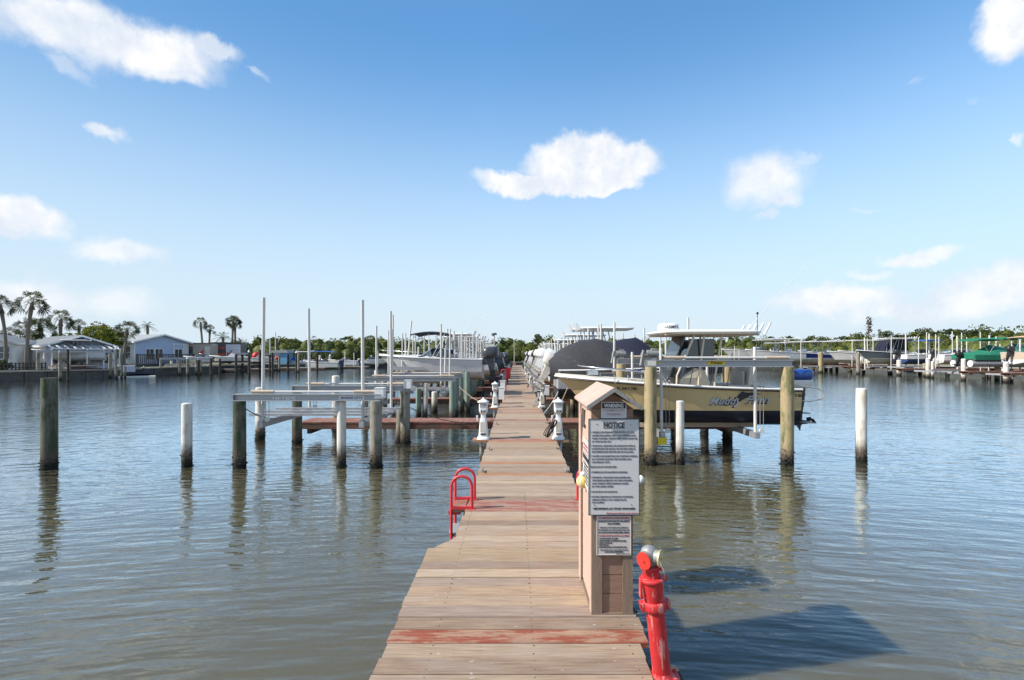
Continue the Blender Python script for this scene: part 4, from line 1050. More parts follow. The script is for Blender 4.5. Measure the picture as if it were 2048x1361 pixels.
    if style in ('express', 'bow', 'open') and not cover:
        x0 = L * .52; hw = B * .36; zb = sheer_at(rw, x0)[1] + .06; hh = .42 if style == 'express' else .36
        pts_b = [(x0 - .9, hw + .10, zb - .08), (x0 - .3, hw, zb), (x0 + .25, hw * .55, zb + .02), (x0 + .42, 0, zb + .02), (x0 + .25, -hw * .55, zb + .02), (x0 - .3, -hw, zb), (x0 - .9, -hw - .10, zb - .08)]
        pts_t = [(x0 - 1.05, hw + .02, zb + hh - .1), (x0 - .62, hw * .92, zb + hh), (x0 - .22, hw * .5, zb + hh), (x0 - .12, 0, zb + hh), (x0 - .22, -hw * .5, zb + hh), (x0 - .62, -hw * .92, zb + hh), (x0 - 1.05, -hw - .02, zb + hh - .1)]
        MB().loft([pts_b, pts_t], closed=False, smooth=False).build('windscreen', 'glass_dark', t); MB().tube(pts_t, .014, 5).build('windscreen_frame', 'steel', t)
        MB().b2(x0 - 1.2, x0 - .8, -.55, -.15, fl, fl + .75).b2(x0 - 1.2, x0 - .8, .15, .55, fl, fl + .75).b2(.4, .85, -B * .36, B * .36, fl, fl + .5).build('seats', 'vinyl', t)
        pr = []
        for i, q in enumerate(T_):
            if q > .5: pr.append((sh[i][0] * .985, max(0, sh[i][1] - .08), sh[i][2] + .22))
        pr = pr + [(x, -y, z) for x, y, z in reversed(pr[:-1])]
        if style != 'open': MB().tube(pr, .012, 5).build('bow_rail', 'steel', t)
    if cover:
        (cm, ridge) = cover; rings = []; rg = random.Random(int(L * 100 + loc[1] * 7))
        K_ = 26
        for i in range(K_ + 1):
            u = i / K_; x = -.25 + u * (L + .1); hb, zs = sheer_at(rw, max(0, min(L * .999, x)))
            if x < 0: hb, zs = rw['sheer'][0][1] * .9, Hs
            zr = np.interp(u, [p[0] for p in ridge], [p[1] for p in ridge])
            ring = []
            for j in range(15):
                v = j / 14 * 2 - 1; av = abs(v)
                yy = math.copysign((hb + .05) * min(1, av * 1.25) ** .9, v); e = max(0, (av - .8) / .2)
                zz = zr + (zs - zr) * (min(1, av / .8) ** 1.25) - e * .28
                wv = .045 * math.sin(u * 34 + v * 7) * math.sin(av * 3) * (1.2 - u) + .05 * abs(math.sin(u * 9.5)) * math.sin(av * 3) + rg.uniform(-.018, .018)
                ring.append((x, yy, max(zz + wv, zs - .32)))
            rings.append(ring)
        MB().loft(rings, closed=False).build('cover', cm, t)
    for k in range(neng):
        yk = (k - (neng - 1) / 2) * .62
        outboard(t, -.02 if not hi else -.16, yk, Hs - .12, eng, es or (min(1.1, L / 6) if not hi else 1.), tilt, band, 'black' if eng not in ('white', 'offwhite') else 'offwhite')
    return t

# the khaki centre console on the right-hand lift
mud = boat('khaki yellow centre console boat with navy bottom raised on the right lift', (6.22, 11.85, .62), PI, 5.30, 2.15, .90, 1.16, 'hull_khaki', 'navy', .44, 'cc', 'fishing_boat',
           None, 'boat', 'cream', 'engine_blue', 1, 'white', 0., 'ttop', 2.12, hi=True, ttx=(.13, .57))
T_, rw = hull_shape(5.30, 2.15, .90, 1.16, .44)
def on_side(s, size, xc, zc, m, width, shear=0., bold=.001, name='lettering'):
    # near side of the hull = local +y side (boat is turned round); text sits on the flank
    hb, zs = sheer_at(rw, xc); f = (zc - .44) / (zs - .44)
    yb = hb * (.95 + (.05) * min(1, f * 1.2)) + .022
    o = text(s, size, (xc, yb, zc), (R(90 + 3), 0, PI), m, mud, name, 'CENTER', width, shear, bold, .0015); return o
def flank_y(x, z):
    best = None
    T2 = rw['sheer']
    for i in range(len(T2) - 1):
        if T2[i][0] <= x <= T2[i + 1][0]:
            f = (x - T2[i][0]) / (T2[i + 1][0] - T2[i][0])
            L_ = lambda r: [rw[r][i][q] + (rw[r][i + 1][q] - rw[r][i][q]) * f for q in range(3)]
            p, m_, s_ = L_('paint'), L_('mid'), L_('sheer')
            if z < m_[2]: k = (z - p[2]) / (m_[2] - p[2]); return p[1] + (m_[1] - p[1]) * k
            k = (z - m_[2]) / max(.01, s_[2] - m_[2]); return m_[1] + (s_[1] - m_[1]) * k
    return 1.
def decal(o):
    "lay a lettering mesh on the curved flank"
    mw = o.matrix_basis.copy()
    for v in o.data.vertices:
        p = mw @ v.co; depth = v.co.z; p.y = flank_y(max(.02, min(5.1, p.x)), p.z) + .006 + (depth + .002) * 1.0; v.co = mw.inverted() @ p
    return o
o = text('Muddy', .215, (1.72, 1, .655), (R(90), 0, PI), 'ink_silver', mud, 'lettering', 'LEFT', .72, .35, .006, .001); 
def shift(o, dx):
    o.location.x = dx; decal(o); return o
# local x runs from the stern; on the near flank letters read towards the stern (decreasing x)
bx = 6.22
def hull_text(s, size, px, pz, m, width, shear=0., bold=.001, back=None):
    x = bx - px
    if back:
        b_ = text(s, size, (x, 0, pz), (R(90), 0, PI), back, mud, 'lettering_shadow', 'LEFT', width, shear, bold + .010, .0008); b_.location.x += .008; b_.location.z -= .008; decal(b_)
    f_ = text(s, size, (x, 0, pz), (R(90), 0, PI), m, mud, 'lettering', 'LEFT', width, shear, bold, .0008); decal(f_)
    if back: f_.location.y += .003
bpy.data.objects.remove(o)
def hx(px): return (px - 1033) * 10.78 / F
def hz(py): return CAMZ - (py - 708) * 10.78 / F - .62
hull_text('Muddy', .235, hx(1421), hz(810), 'ink_silver', .70, .38, .003, 'ink')
hull_text('Finn', .235, hx(1492), hz(807.5), 'ink_silver', .55, .38, .003, 'ink')
hull_text('SeaCraft', .125, hx(1562), hz(795), 'ink', .60, .2, .002)
hull_text('FL 6411 NK', .085, hx(1240), .885, 'ink', .42, 0., .003)
# leaping fish between the words
fish = [(0, .02), (.05, .10), (.13, .17), (.17, .155), (.22, .14), (.36, .145), (.42, .13), (.62, .10), (.42, .105), (.34, .07), (.24, .03), (.16, -.01), (.10, -.05), (.05, -.06), (.09, -.01), (.05, .02)]
fx = hx(1473); fz = hz(799)
mb = MB()
pts = [(bx - (fx + a), 0, fz + b_) for a, b_ in fish]
# triangulated fan keeps the outline
vs = pts
def earclip(p):
    idx = list(range(len(p))); out = []
    area = sum(p[i][0] * p[(i + 1) % len(p)][1] - p[(i + 1) % len(p)][0] * p[i][1] for i in range(len(p)))
    if area < 0: idx.reverse()
    cr = lambda a, b, c: (p[b][0] - p[a][0]) * (p[c][1] - p[a][1]) - (p[b][1] - p[a][1]) * (p[c][0] - p[a][0])
    guard = 0
    while len(idx) > 3 and guard < 500:
        guard += 1
        for k in range(len(idx)):
            a, b, c = idx[k - 1], idx[k], idx[(k + 1) % len(idx)]
            if cr(a, b, c) <= 0: continue
            if any(cr(a, b, q) > 0 and cr(b, c, q) > 0 and cr(c, a, q) > 0 for q in idx if q not in (a, b, c)): continue
            out.append((a, b, c)); idx.pop(k); break
        else: break
    out.append(tuple(idx)); return out
mb.add([(x, 0, z) for x, _, z in pts], earclip(fish)); o = mb.build('fish_decal', 'ink', mud)
for v in o.data.vertices: v.co.y = flank_y(v.co.x, v.co.z) + .012
mb = MB(); sc2 = [(bx - (fx + a), 0, fz + b_) for a, b_ in ((-.30, -.13), (-.22, -.09), (-.08, -.085), (.02, -.13), (-.10, -.115), (-.18, -.15))]
mb.add(sc2, earclip([(a, b_) for a, b_ in ((-.30, -.13), (-.22, -.09), (-.08, -.085), (.02, -.13), (-.10, -.115), (-.18, -.15))])); o = mb.build('fish_decal', 'ink', mud)
for v in o.data.vertices: v.co.y = flank_y(v.co.x, v.co.z) + .010
# radar dome, rails, seats, swim bar
rd = MB().lathe([(.23, 0), (.25, .03), (.24, .13), (.20, .175), (.02, .185)], n=20).build('radar_dome', 'white', mud, (2.62, .0, 2.22))
text('GARMIN', .10, (.02, .252, .05), (R(90), 0, PI), 'ink', rd, 'lettering', 'CENTER', .34, 0, .002)
MB().cyl((.75, .5, 2.2), (.75, .5, 2.58), .008, n=5).sphere((.75, .5, 2.60), .03, 6, 5).build('stern_light', 'black', mud)
for xx in (3.15, 3.45, 3.75, 4.05): MB().tube([(xx, .86, .98 + .05 * (xx - 3)), (xx + .02, .84, 1.22)], .012, 5).build('rail_post', 'steel', mud)
MB().tube([(2.9, .90, 1.02), (3.05, .88, 1.24), (3.7, .74, 1.30), (4.4, .42, 1.36), (4.75, .12, 1.40), (4.75, -.12, 1.40), (4.4, -.42, 1.36), (3.7, -.74, 1.30), (3.05, -.88, 1.24)], .014, 6).build('bow_rail', 'steel', mud)
MB().b2(4.30, 4.55, -.12, .12, 1.18, 1.27).cyl((4.4, -.2, 1.27), (4.4, .2, 1.27), .05, n=10).build('windlass', 'steel', mud)
MB().tube([(-.02, .5, .62), (-.45, .5, .60), (-.72, .5, .66), (-.78, .5, .78), (-.62, .5, .90), (-.02, .5, .98)], .014, 6).build('swim_bar', 'alu_dull', mud)
MB().b2(-.12, .0, .75, .95, .16, .18).box((-.16, .85, .17), (.30, .22, .015)).build('trim_tab', 'black', mud)
MB().prism([(2.75, .40, 1.05), (2.78, .40, 1.05), (2.42, .55, 2.09), (2.38, .55, 2.09)], (0, -.9, 0)).build('front_curtain', 'glass_dark', mud)
for yy in (.46, -.40): MB().b2(1.72, 2.3, yy, yy + .012, 1.42, 2.02).build('curtain_frame', 'glass_dark', mud)
MB().b2(.95, 1.0, -.30, .30, .86, 1.28).build('rear_seat_back', 'vinyl', mud); MB().b2(.95, 1.45, -.42, .42, .62, .86).build('cooler_seat', 'vinyl', mud)

# covered boats behind it
boat('boat under a dark grey canvas cover just right of the dock', (1.25, 15.9, .85), 0, 5.6, 2.2, .95, 1.15, 'hull_grey', 'bottom_black', .4, 'open', 'covered_boat', None,
     eng='offwhite', cover=('canvas_grey', [(0, 1.3), (.07, 1.6), (.17, 1.86), (.28, 1.95), (.36, 1.78), (.5, 1.3), (.7, 1.17), (1, 1.12)]), tilt=.5)
boat('boat under a navy blue canvas cover behind the grey covered boat', (1.5, 19.0, .95), 0, 6.0, 2.2, .95, 1.15, 'hull_lgrey', 'bottom_white', .4, 'open', 'covered_boat', None,
     eng='white', cover=('canvas_navy', [(0, 1.2), (.3, 1.6), (.45, 1.9), (.55, 1.97), (.62, 1.65), (.7, 1.25), (1, 1.1)]), tilt=.5)
# right side row, sterns to the dock
GR = 'boats on lifts along the main dock'
specs = [(22.4, 'cc', 'gelcoat', 'ttop', 2.35, 'white', 'white', 'white centre console with raised white outboard, nearest of its row right of the dock'),
         (25.4, 'express', 'gelcoat', 'ttop', 2.45, 'white', 'gelcoat', 'white boat with tall hardtop and thin outriggers on the right of the dock'),
         (29.1, 'cc', 'hull_lgrey', 'ttop', 2.3, 'offwhite', 'white', 'pale grey centre console on the right, behind the tall hardtop boat'),
         (32.0, 'cc', 'gelcoat', 'bimini', 2.0, 'engine_dark', 'canvas_grey', 'white boat with grey bimini on the right of the dock'),
         (35.7, 'cc', 'gelcoat', 'ttop', 2.2, 'white', 'white', 'white boat far down the right of the dock, first beyond the grey bimini'),
         (42.3, 'bow', 'gelcoat', None, 2.2, 'white', 'white', 'white bow rider far down the right of the dock'),
         (49.0, 'cc', 'hull_lgrey', 'ttop', 2.2, 'engine_dark', 'white', 'grey hulled boat far down the right of the dock with a white top'),
         (55.5, 'cc', 'gelcoat', 'ttop', 2.2, 'white', 'white', 'small white boat near the far right end of the dock'),
         (62.2, 'bow', 'hull_slate', None, 2.2, 'engine_dark', 'white', 'dark hulled boat at the far right end of the dock')]
for (yy, st, hl, tp, tz, en, tcx, lb) in specs:
    boat(lb, (1.45, yy, 1.02), 0, 6.0, 2.15, .95, 1.2, hl, 'bottom_white', .4, st, group=GR, eng=en, top=tp, topz=tz, topc=tcx, tilt=.45 if en in ('white', 'offwhite') else .3)
# left side row
lb1 = boat('white bow rider with dark blue bimini on the third lift, left of the dock', (-1.46, 21.9, 1.16), PI, 4.55, 2.1, .90, 1.08, 'hull_lgrey', 'bottom_white', .38, 'bow', group=GR, eng='engine_dark', neng=2,
           top='bimini', topz=1.95, topc='canvas_navy', ttx=(.32, .66), tilt=.12, es=1.15)
specs = [(28.6, None, 'cc', 'gelcoat', 'ttop', 2.35, 'engine_navy', 'white', 'white centre console with T-top behind the bow rider, left of the dock', 1.),
         (31.5, None, 'cc', 'gelcoat', 'ttop', 2.3, 'engine_dark', 'white', 'white centre console with dark outboard, second behind the bow rider', 1.),
         (35.3, None, 'cc', 'gelcoat', 'ttop', 2.3, 'engine_dark', 'white', 'white T-top boat, third behind the bow rider on the left', 1.),
         (38.2, None, 'express', 'gelcoat', 'ttop', 2.4, 'offwhite', 'white', 'white hardtop cruiser midway down the left of the dock', 1.),
         (42.0, None, 'cc', 'hull_lgrey', 'ttop', 2.3, 'engine_dark', 'white', 'grey hulled T-top boat midway down the left of the dock', 1.),
         (48.5, None, 'cc', 'gelcoat', 'ttop', 2.3, 'engine_dark', 'white', 'white boat beyond the grey T-top boat, left of the dock', 1.),
         (55.4, None, 'bow', 'gelcoat', None, 2.3, 'engine_dark', 'white', 'small white bow rider near the far left end of the dock', 1.),
         (62.0, None, 'cc', 'gelcoat', 'ttop', 2.3, 'engine_dark', 'white', 'farthest white boat on the left of the dock', 1.)]
for (yy, _, st, hl, tp, tz, en, tcx, lb, zz) in specs:
    boat(lb, (-1.15 - (.2 if yy > 25 else 0), yy, zz), PI, 5.2, 2.15, .95, 1.2, hl, 'bottom_white', .4, st, group=GR, eng=en, top=tp, topz=tz, topc=tcx, tilt=.3)


# mooring lines and cleats
def line(label, a, b, sag, r=.010, m='cord'):
    a = Vector(a); b = Vector(b); t = thing('mooring_line', label, 'rope', a, 0, 'mooring lines'); d = b - a
    MB().tube([d * u - Vector((0, 0, sag * 4 * u * (1 - u))) for u in [i / 10 for i in range(11)]], r, 5).build('rope', m, t)
line('tan rope from the khaki bow down to the dock edge', (1.30, 11.85, 1.72), (.79, 12.6, .56), .12, .011, 'canvas_tan')
line('pale rope from the grey covered boat to the right dock edge', (1.45, 15.2, 1.55), (.80, 14.6, .56), .10, .011, 'pvc')
line('dark line sagging between the empty lift and the dock', (-2.85, 12.75, 1.0), (-.60, 13.3, .53), .22)
line('black line from the left pile of the empty lift to its cradle', (-5.50, 10.12, 1.2), (-5.0, 10.4, .95), .06)
line('pale rope coiled down from the tall teal pile to the dock', (-2.1, 18.3, 1.1), (-.62, 17.2, .56), .2, .012, 'canvas_tan')
CLT = [(-.50, 7.4), (.73, 7.4), (-.50, 9.1), (.73, 9.2), (-.50, 12.4), (.73, 12.6), (-.50, 15.1), (.73, 15.1), (-.50, 19.2), (.73, 19.2)]
for i, (x_, y_) in enumerate(CLT):
    t = thing('dock_cleat', f'small grey cleat on the {"left" if x_ < 0 else "right"} dock edge, {nth(i // 2)} from the camera', 'cleat', (x_, y_, DZ + .002), 0, 'cleats on the dock edges')
    MB().cyl((0, -.03, 0), (0, -.03, .035), .012, n=6).cyl((0, .03, 0), (0, .03, .035), .012, n=6).build('foot', 'galv', t); MB().tube([(0, -.09, .045), (0, -.03, .038), (0, .03, .038), (0, .09, .045)], .011, 6).build('horn', 'galv', t)
# gear in the cockpit of the khaki boat
for i, (x_, y_) in enumerate(((2.35, .62), (1.9, .66), (1.5, .62))): MB().tube([(x_, y_, .9), (x_ - .12, y_ + .02, 1.5 + .1 * i)], .010, 5).build('fishing_rod', 'black', mud)
MB().b2(2.6, 2.95, -.25, .25, .85, 1.02).build('dash_cover', 'vinyl', mud)

# ------------------------------------------------------------------ lamp posts at the dock end
def lamp(label, px, Yd, ptop, head, r=.07):
    x, _, zt = P(px, ptop, Yd); t = thing('lamp_post', label, 'lamp post', (x, Yd, .5), 0)
    MB().cyl((0, 0, -.6), (0, 0, zt - .5), r, r * .7, 8).build('pole', 'lamp_post', t)
    if head == 'spot': MB().sphere((-.12, 0, zt - .35), .22, 8, 6, (1, .8, .8)).box((.16, 0, zt - .28), (.30, .2, .22), ry=.4).build('lamp_head', 'black', t)
    else: MB().lathe([(.10, zt - .5), (.14, zt - .42), (.05, zt - .30)], n=8).build('lamp_head', 'white', t)
    if head == 'post': MB().b2(-.22, .22, -.1, .1, -.5, .55).build('base_box', 'kiosk_board', t)
lamp('tall post with a dark floodlight left of the dock end', 988.5, 60, 672, 'spot', .10)
lamp('slim post with a white lamp at the far end of the dock', 1028.5, 74, 681, 'post')
t = MB().b2(-.25, .25, -.06, .06, 0, 3.4).build('piling_post', 'pile_grey', None, (PX(987, 52), 52, -.5)); tag(t, 'tan square post standing below the floodlight, left of the dock end', 'post')

# ------------------------------------------------------------------ right-hand marina row
RG = 'boats on lifts along the far right dock'
FRS = [38.0, 41.6, 48.6, 56.6, 63, 70, 77]
for i, yy in enumerate(FRS): finger(f'narrow plank finger pier of the far right dock, {nth(i)} from the camera', 37.2, 46, yy, .86, .9, i < 3, spacing=.149, group='finger piers of the far right dock')
t = thing('far_dock', 'plank dock running behind the boats at right', 'dock', (46.8, 58, .88)); MB().b2(-.8, .8, -26, 26, -.1, 0).build('decking', 'fingerwood', t); MB().b2(-.82, -.78, -26, 26, -.35, -.101).build('fascia', 'fascia', t)
def pontoon(label, loc, rz, L=6.2, cov='canvas_green', eng='black', top='canvas_green', group=None):
    t = thing('pontoon_boat', label, 'pontoon boat', loc, rz, group)
    for sy in (-.85, .85):
        MB().cyl((-.1, sy, .3), (L * .88, sy, .3), .30, n=12).cyl((L * .88, sy, .3), (L, sy, .42), .30, .05, 12).build('pontoon_tube', 'alu_dull', t)
        MB().cyl((-.112, sy, .3), (-.1005, sy, .3), .28, n=12).build('tube_end', 'white', t)
    MB().b2(0, L * .95, -1.15, 1.15, .6, .68).build('deck', 'alu_dull', t)
    rings = []
    for u, zt_, wq in ((0, 1.15, 1.12), (.02, 1.25, 1.16), (.12, 1.3, 1.18), (.2, 1.45, 1.18), (.38, 1.95, 1.18), (.55, 1.75, 1.18), (.7, 1.40, 1.18), (.9, 1.32, 1.16), (.97, 1.2, 1.10)):
        x = u * L; rings.append([(x, -wq, .62), (x, -wq * 1.02, 1.05), (x, -wq * .8, 1.05 + (zt_ - 1.05) * .45), (x, 0, zt_), (x, wq * .8, 1.05 + (zt_ - 1.05) * .45), (x, wq * 1.02, 1.05), (x, wq, .62)])
    MB().loft(rings, smooth=False).build('cover', cov, t)
    outboard(t, -.05, 0, .75, eng, 1., .2)
    MB().loft([[(L * .08 + .30 * L * u, 1.0 * math.cos(a) * 1.1, 2.35 + .12 * math.sin(a) + .05 * math.sin(PI * u)) for a in [2 * PI * i / 10 for i in range(10)]] for u in (0, .03, .25, .5, .75, .97, 1)]).build('bimini_top', top, t)
    for sy in (-1.05, 1.05):
        for xt in (L * .1, L * .34): MB().cyl((L * .22, sy, 1.2), (xt, sy, 2.32), .018, n=5).build('bimini_frame', 'steel', t)
    return t
ENG = dict(tilt=.3)
boat('tan hulled boat with a peach bimini at the right edge of the picture', (PX(2026, 39.8), 39.8, 1.45), 0, 6.0, 2.3, .95, 1.2, 'canvas_tan', 'hull_lgrey', .4, 'bow', group=RG, eng='black', top='bimini', topz=2.15, topc='canvas_peach', ttx=(.08, .40), tilt=.3)
pontoon('pontoon boat under a bright green cover and bimini, nearest at right', (PX(1925, 44), 44, 1.15), 0, group=RG)
pontoon('second green covered pontoon boat behind the first, farther right', (PX(1976, 47.2), 47.2, 1.35), 0, group=RG)
boat('white runabout with black outboard between green pontoon and blue bimini boat', (PX(1872, 50.2), 50.2, 1.25), 0, 6.2, 2.2, .95, 1.25, 'gelcoat', 'bottom_white', .4, 'bow', group=RG, eng='black', tilt=.3)
boat('blue and white bow rider with blue bimini, stern to the channel', (PX(1800, 53), 53, 1.2), 0, 6.6, 2.2, .98, 1.5, 'gelcoat', 'bottom_blue', .55, 'bow', group=RG, eng='black', top='bimini', topz=2.45, topc='canvas_blue', ttx=(.25, .6), tilt=.2, stripe='hull_lgrey')
boat('boat with slate grey hull and navy canvas under a white hardtop', (PX(1712, 55.6) + 6.9, 55.6, 1.2), PI, 6.9, 2.4, 1.1, 1.5, 'hull_slate', 'bottom_white', .62, 'cc', group=RG, eng='engine_dark', top='ttop', topz=2.75, ttx=(.08, .62))
t = thing('canvas_enclosure', 'navy canvas enclosure over the slate boat stern', 'canvas', (PX(1795, 56.5), 57.4, 2.6)); MB().prism([(-1.4, -1, 0), (1.2, -1, 0), (1.0, -1, 1.3), (-.7, -1, 1.3)], (0, 2, 0)).build('canvas', 'canvas_navy', t)
boat('white centre console, bow to the channel, left of the slate hull', (PX(1654, 60) + 6.9, 60, 1.1), PI, 6.9, 2.4, 1.1, 1.5, 'gelcoat', 'bottom_white', .5, 'cc', group=RG, eng='white', top='ttop', topz=2.75, ttx=(.15, .62))
boat('centre console with bright blue topsides and white bottom', (PX(1570, 66) + 7, 66, 1.0), PI, 7.0, 2.4, 1.15, 1.6, 'hull_blue', 'gelcoat', .75, 'cc', group=RG, eng='white', top='ttop', topz=2.85, ttx=(.15, .62))
boat('white centre console with a T-top left of the bright blue hull', (PX(1541, 72) + 7, 72, 1.0), PI, 7.0, 2.4, 1.15, 1.7, 'hull_lgrey', 'bottom_white', .5, 'cc', group=RG, eng='white', top='ttop', topz=2.95, ttx=(.15, .62))
boat('large pale grey cruiser with raked windscreen above the lift beam end', (PX(1444, 66) + 8.5, 66, 1.15), PI, 8.5, 2.7, 1.35, 1.75, 'hull_lgrey', 'bottom_black', .5, 'express', group=RG, eng='white', top='ttop', topz=2.9, ttx=(.05, .5))
boat('second pale grey cruiser overlapping the first behind the lift beam', (PX(1490, 62.5) + 7, 62.5, 1.2), PI, 7.0, 2.5, 1.25, 1.6, 'hull_lgrey', 'bottom_white', .5, 'cc', group=RG, eng='white', top='ttop', topz=2.9, ttx=(.1, .62))
boat('white boat between the blue bimini boat and the runabout, partly hidden', (40.5, 58.2, 1.1), 0, 6.5, 2.3, 1., 1.35, 'gelcoat', 'bottom_white', .5, 'express', group=RG, eng='white')
xb = boat('white walkaround with a T-top, second layer of the right row behind the blue hull', (PX(1600, 69) + 6.5, 69, 1.1), PI, 6.8, 2.4, 1.15, 1.6, 'gelcoat', 'bottom_white', .5, 'cc', group=RG, eng='white', top='ttop', topz=2.85, ttx=(.12, .6))
for (lb_, px_, y_) in (('white T-top boat behind the slate hull, second layer of the right row', 1680, 63.2), ('white T-top boat peeking out between the two pale cruisers', 1528, 75.5), ('white T-top boat at the far left of the right row, beyond the pale cruisers', 1500, 80)):
    c_ = copy_tree(xb); c_.location = (PX(px_, y_) + 6.5, y_, 1.1); c_['label'] = lb_
# piles of the right row (px, water py, top py, material, half width px)
RP = [(1587, 743, 718, 'pile_tan', 3.5), (1595, 745, 706, 'pile_grey', 3.5), (1626, 741, 708, 'pile_grey', 3), (1641, 746, 706, 'pile_tan', 4.5), (1652, 741, 712, 'pile_tan', 3), (1662, 742, 722, 'pile_tan', 3), (1700, 744, 713, 'pile_grey', 3.5), (1716, 749, 706, 'pile_grey', 3.5),
      (1727, 744, 712, 'pile_grey', 3), (1780, 749, 714, 'pile_white', 4.2), (1798, 752, 721, 'pile_white', 4.2), (1849, 754, 727, 'pile_tan', 3), (1856, 756, 718, 'pile_white', 4.2), (1865, 757, 724, 'pile_white', 2.6), (1904, 741, 712, 'pile_tan', 3.5), (1927, 762, 719, 'pile_white', 4.2),
      (1994, 761, 717, 'pile_tan', 4.2), (2006, 763, 739, 'pile_white', 2.6), (2012, 766, 725, 'pile_white', 4.6), (2023, 766, 752, 'pile_white', 2.8), (1773, 741, 730, 'pile_grey', 2.5), (1610, 740, 726, 'pile_dark', 2.6), (1674, 741, 724, 'pile_dark', 2.6), (1840, 747, 732, 'pile_dark', 3), (1968, 757, 738, 'pile_dark', 3.2), (1978, 757, 738, 'pile_dark', 3.2), (1895, 752, 738, 'pile_dark', 3.2)]
CN = {'pile_tan': 'tan timber', 'pile_grey': 'grey timber', 'pile_white': 'white sleeved', 'pile_dark': 'dark short'}
for i, (px, pyw, pt, mn, hw) in enumerate(RP):
    Yd = F * CAMZ / (pyw - 708); r = hw * Yd / F; zt = CAMZ - (pt - 708) * Yd / F
    left = sorted([q[0] for q in RP if q[3] == mn]).index(px)
    t = thing('dock_pile', f'{CN[mn]} pile in the right hand row, {nth(left)} of its colour from the left', 'pile', (PX(px, Yd), Yd, 0), 0, 'piles along the far right dock')
    MB().lathe([(r * 1.02, -1.8), (r, .2), (r * .97, zt)], n=8, wob=.03).build('post', mn, t)
    if mn == 'pile_white': MB().lathe([(r * .9, zt), (r * .7, zt + .04), (.01, zt + .05)], n=8).build('cap', 'white', t)
# white guide poles rising over the right row
GP = [(1468.5, 728, 692), (1541, 720, 698), (1443, 722, 696), (1478, 724, 700), (1510, 724, 702), (1571, 712, 674), (1602, 709, 681), (1552, 700, 688), (1704, 724, 679), (1730, 700, 676), (1735, 703, 677), (1746, 710, 676), (1782, 716, 672), (1812, 722, 668), (1830, 700, 674), (1837, 704, 675), (1853, 720, 665), (1858, 712, 668), (1871, 716, 669), (1878, 700, 674), (1905, 732, 663),
      (1915, 700, 672), (1923, 724, 666), (1934, 706, 675), (1961, 700, 664), (1978, 698, 671), (1992, 698, 673), (2000, 722, 688), (2023, 696, 682), (2040, 694, 679)]
for i, (px, pb, pt) in enumerate(GP):
    Yd = float(np.interp(px, [1440, 1600, 1800, 2050], [64, 61, 53, 42])) + (i % 3) * 1.1; x, _, zt = P(px, pt, Yd); zb = .5
    t = thing('guide_pole', f'white lift guide pole over the right row, {nth(sorted(q[0] for q in GP).index(px))} from the left', 'pole', (x, Yd, zb), 0, 'white guide poles over the right row')
    MB().cyl((0, 0, 0), (rnd.uniform(-.04, .04), 0, zt - zb), .042 + .025 * (i % 4 == 1), n=7).build('pole', 'pvc', t)
    if i % 3 == 0: MB().box((0, 0, .0), (.5, .12, .12)).build('bracket', 'alu_dull', t)
# pale cross beams under the right row boats
for i, (px0, px1, py, Yd) in enumerate([(1600, 1690, 733, 60.5), (1735, 1776, 733, 55.0), (1800, 1860, 733, 51.0), (1862, 1920, 741, 44.8), (1935, 1995, 745, 42.9), (2010, 2060, 747, 39.2)]):
    x0, _, z = P(px0, py, Yd); x1 = PX(px1, Yd)
    t = thing('lift_cradle', f'grey lift cradle under the boats at right, {nth(i)} from the left', 'lift cradle', ((x0 + x1) / 2, Yd, z), 0, 'lift cradles under the right row'); L = (x1 - x0) / 2
    MB().b2(-L, L, -.09, .09, -.09, .09).build('beam', 'alu_dull', t); MB().b2(-L * .6 - .06, -L * .6 + .06, .1, 2.5, -.2, -.05).b2(L * .6 - .06, L * .6 + .06, .1, 2.5, -.2, -.05).build('cross_beam', 'alu_dull', t)
for (px, py, Yd, lb) in ((1790, 712, 52.3, 'black outboard with dark cowl standing beside the slate hull'),):
    pass

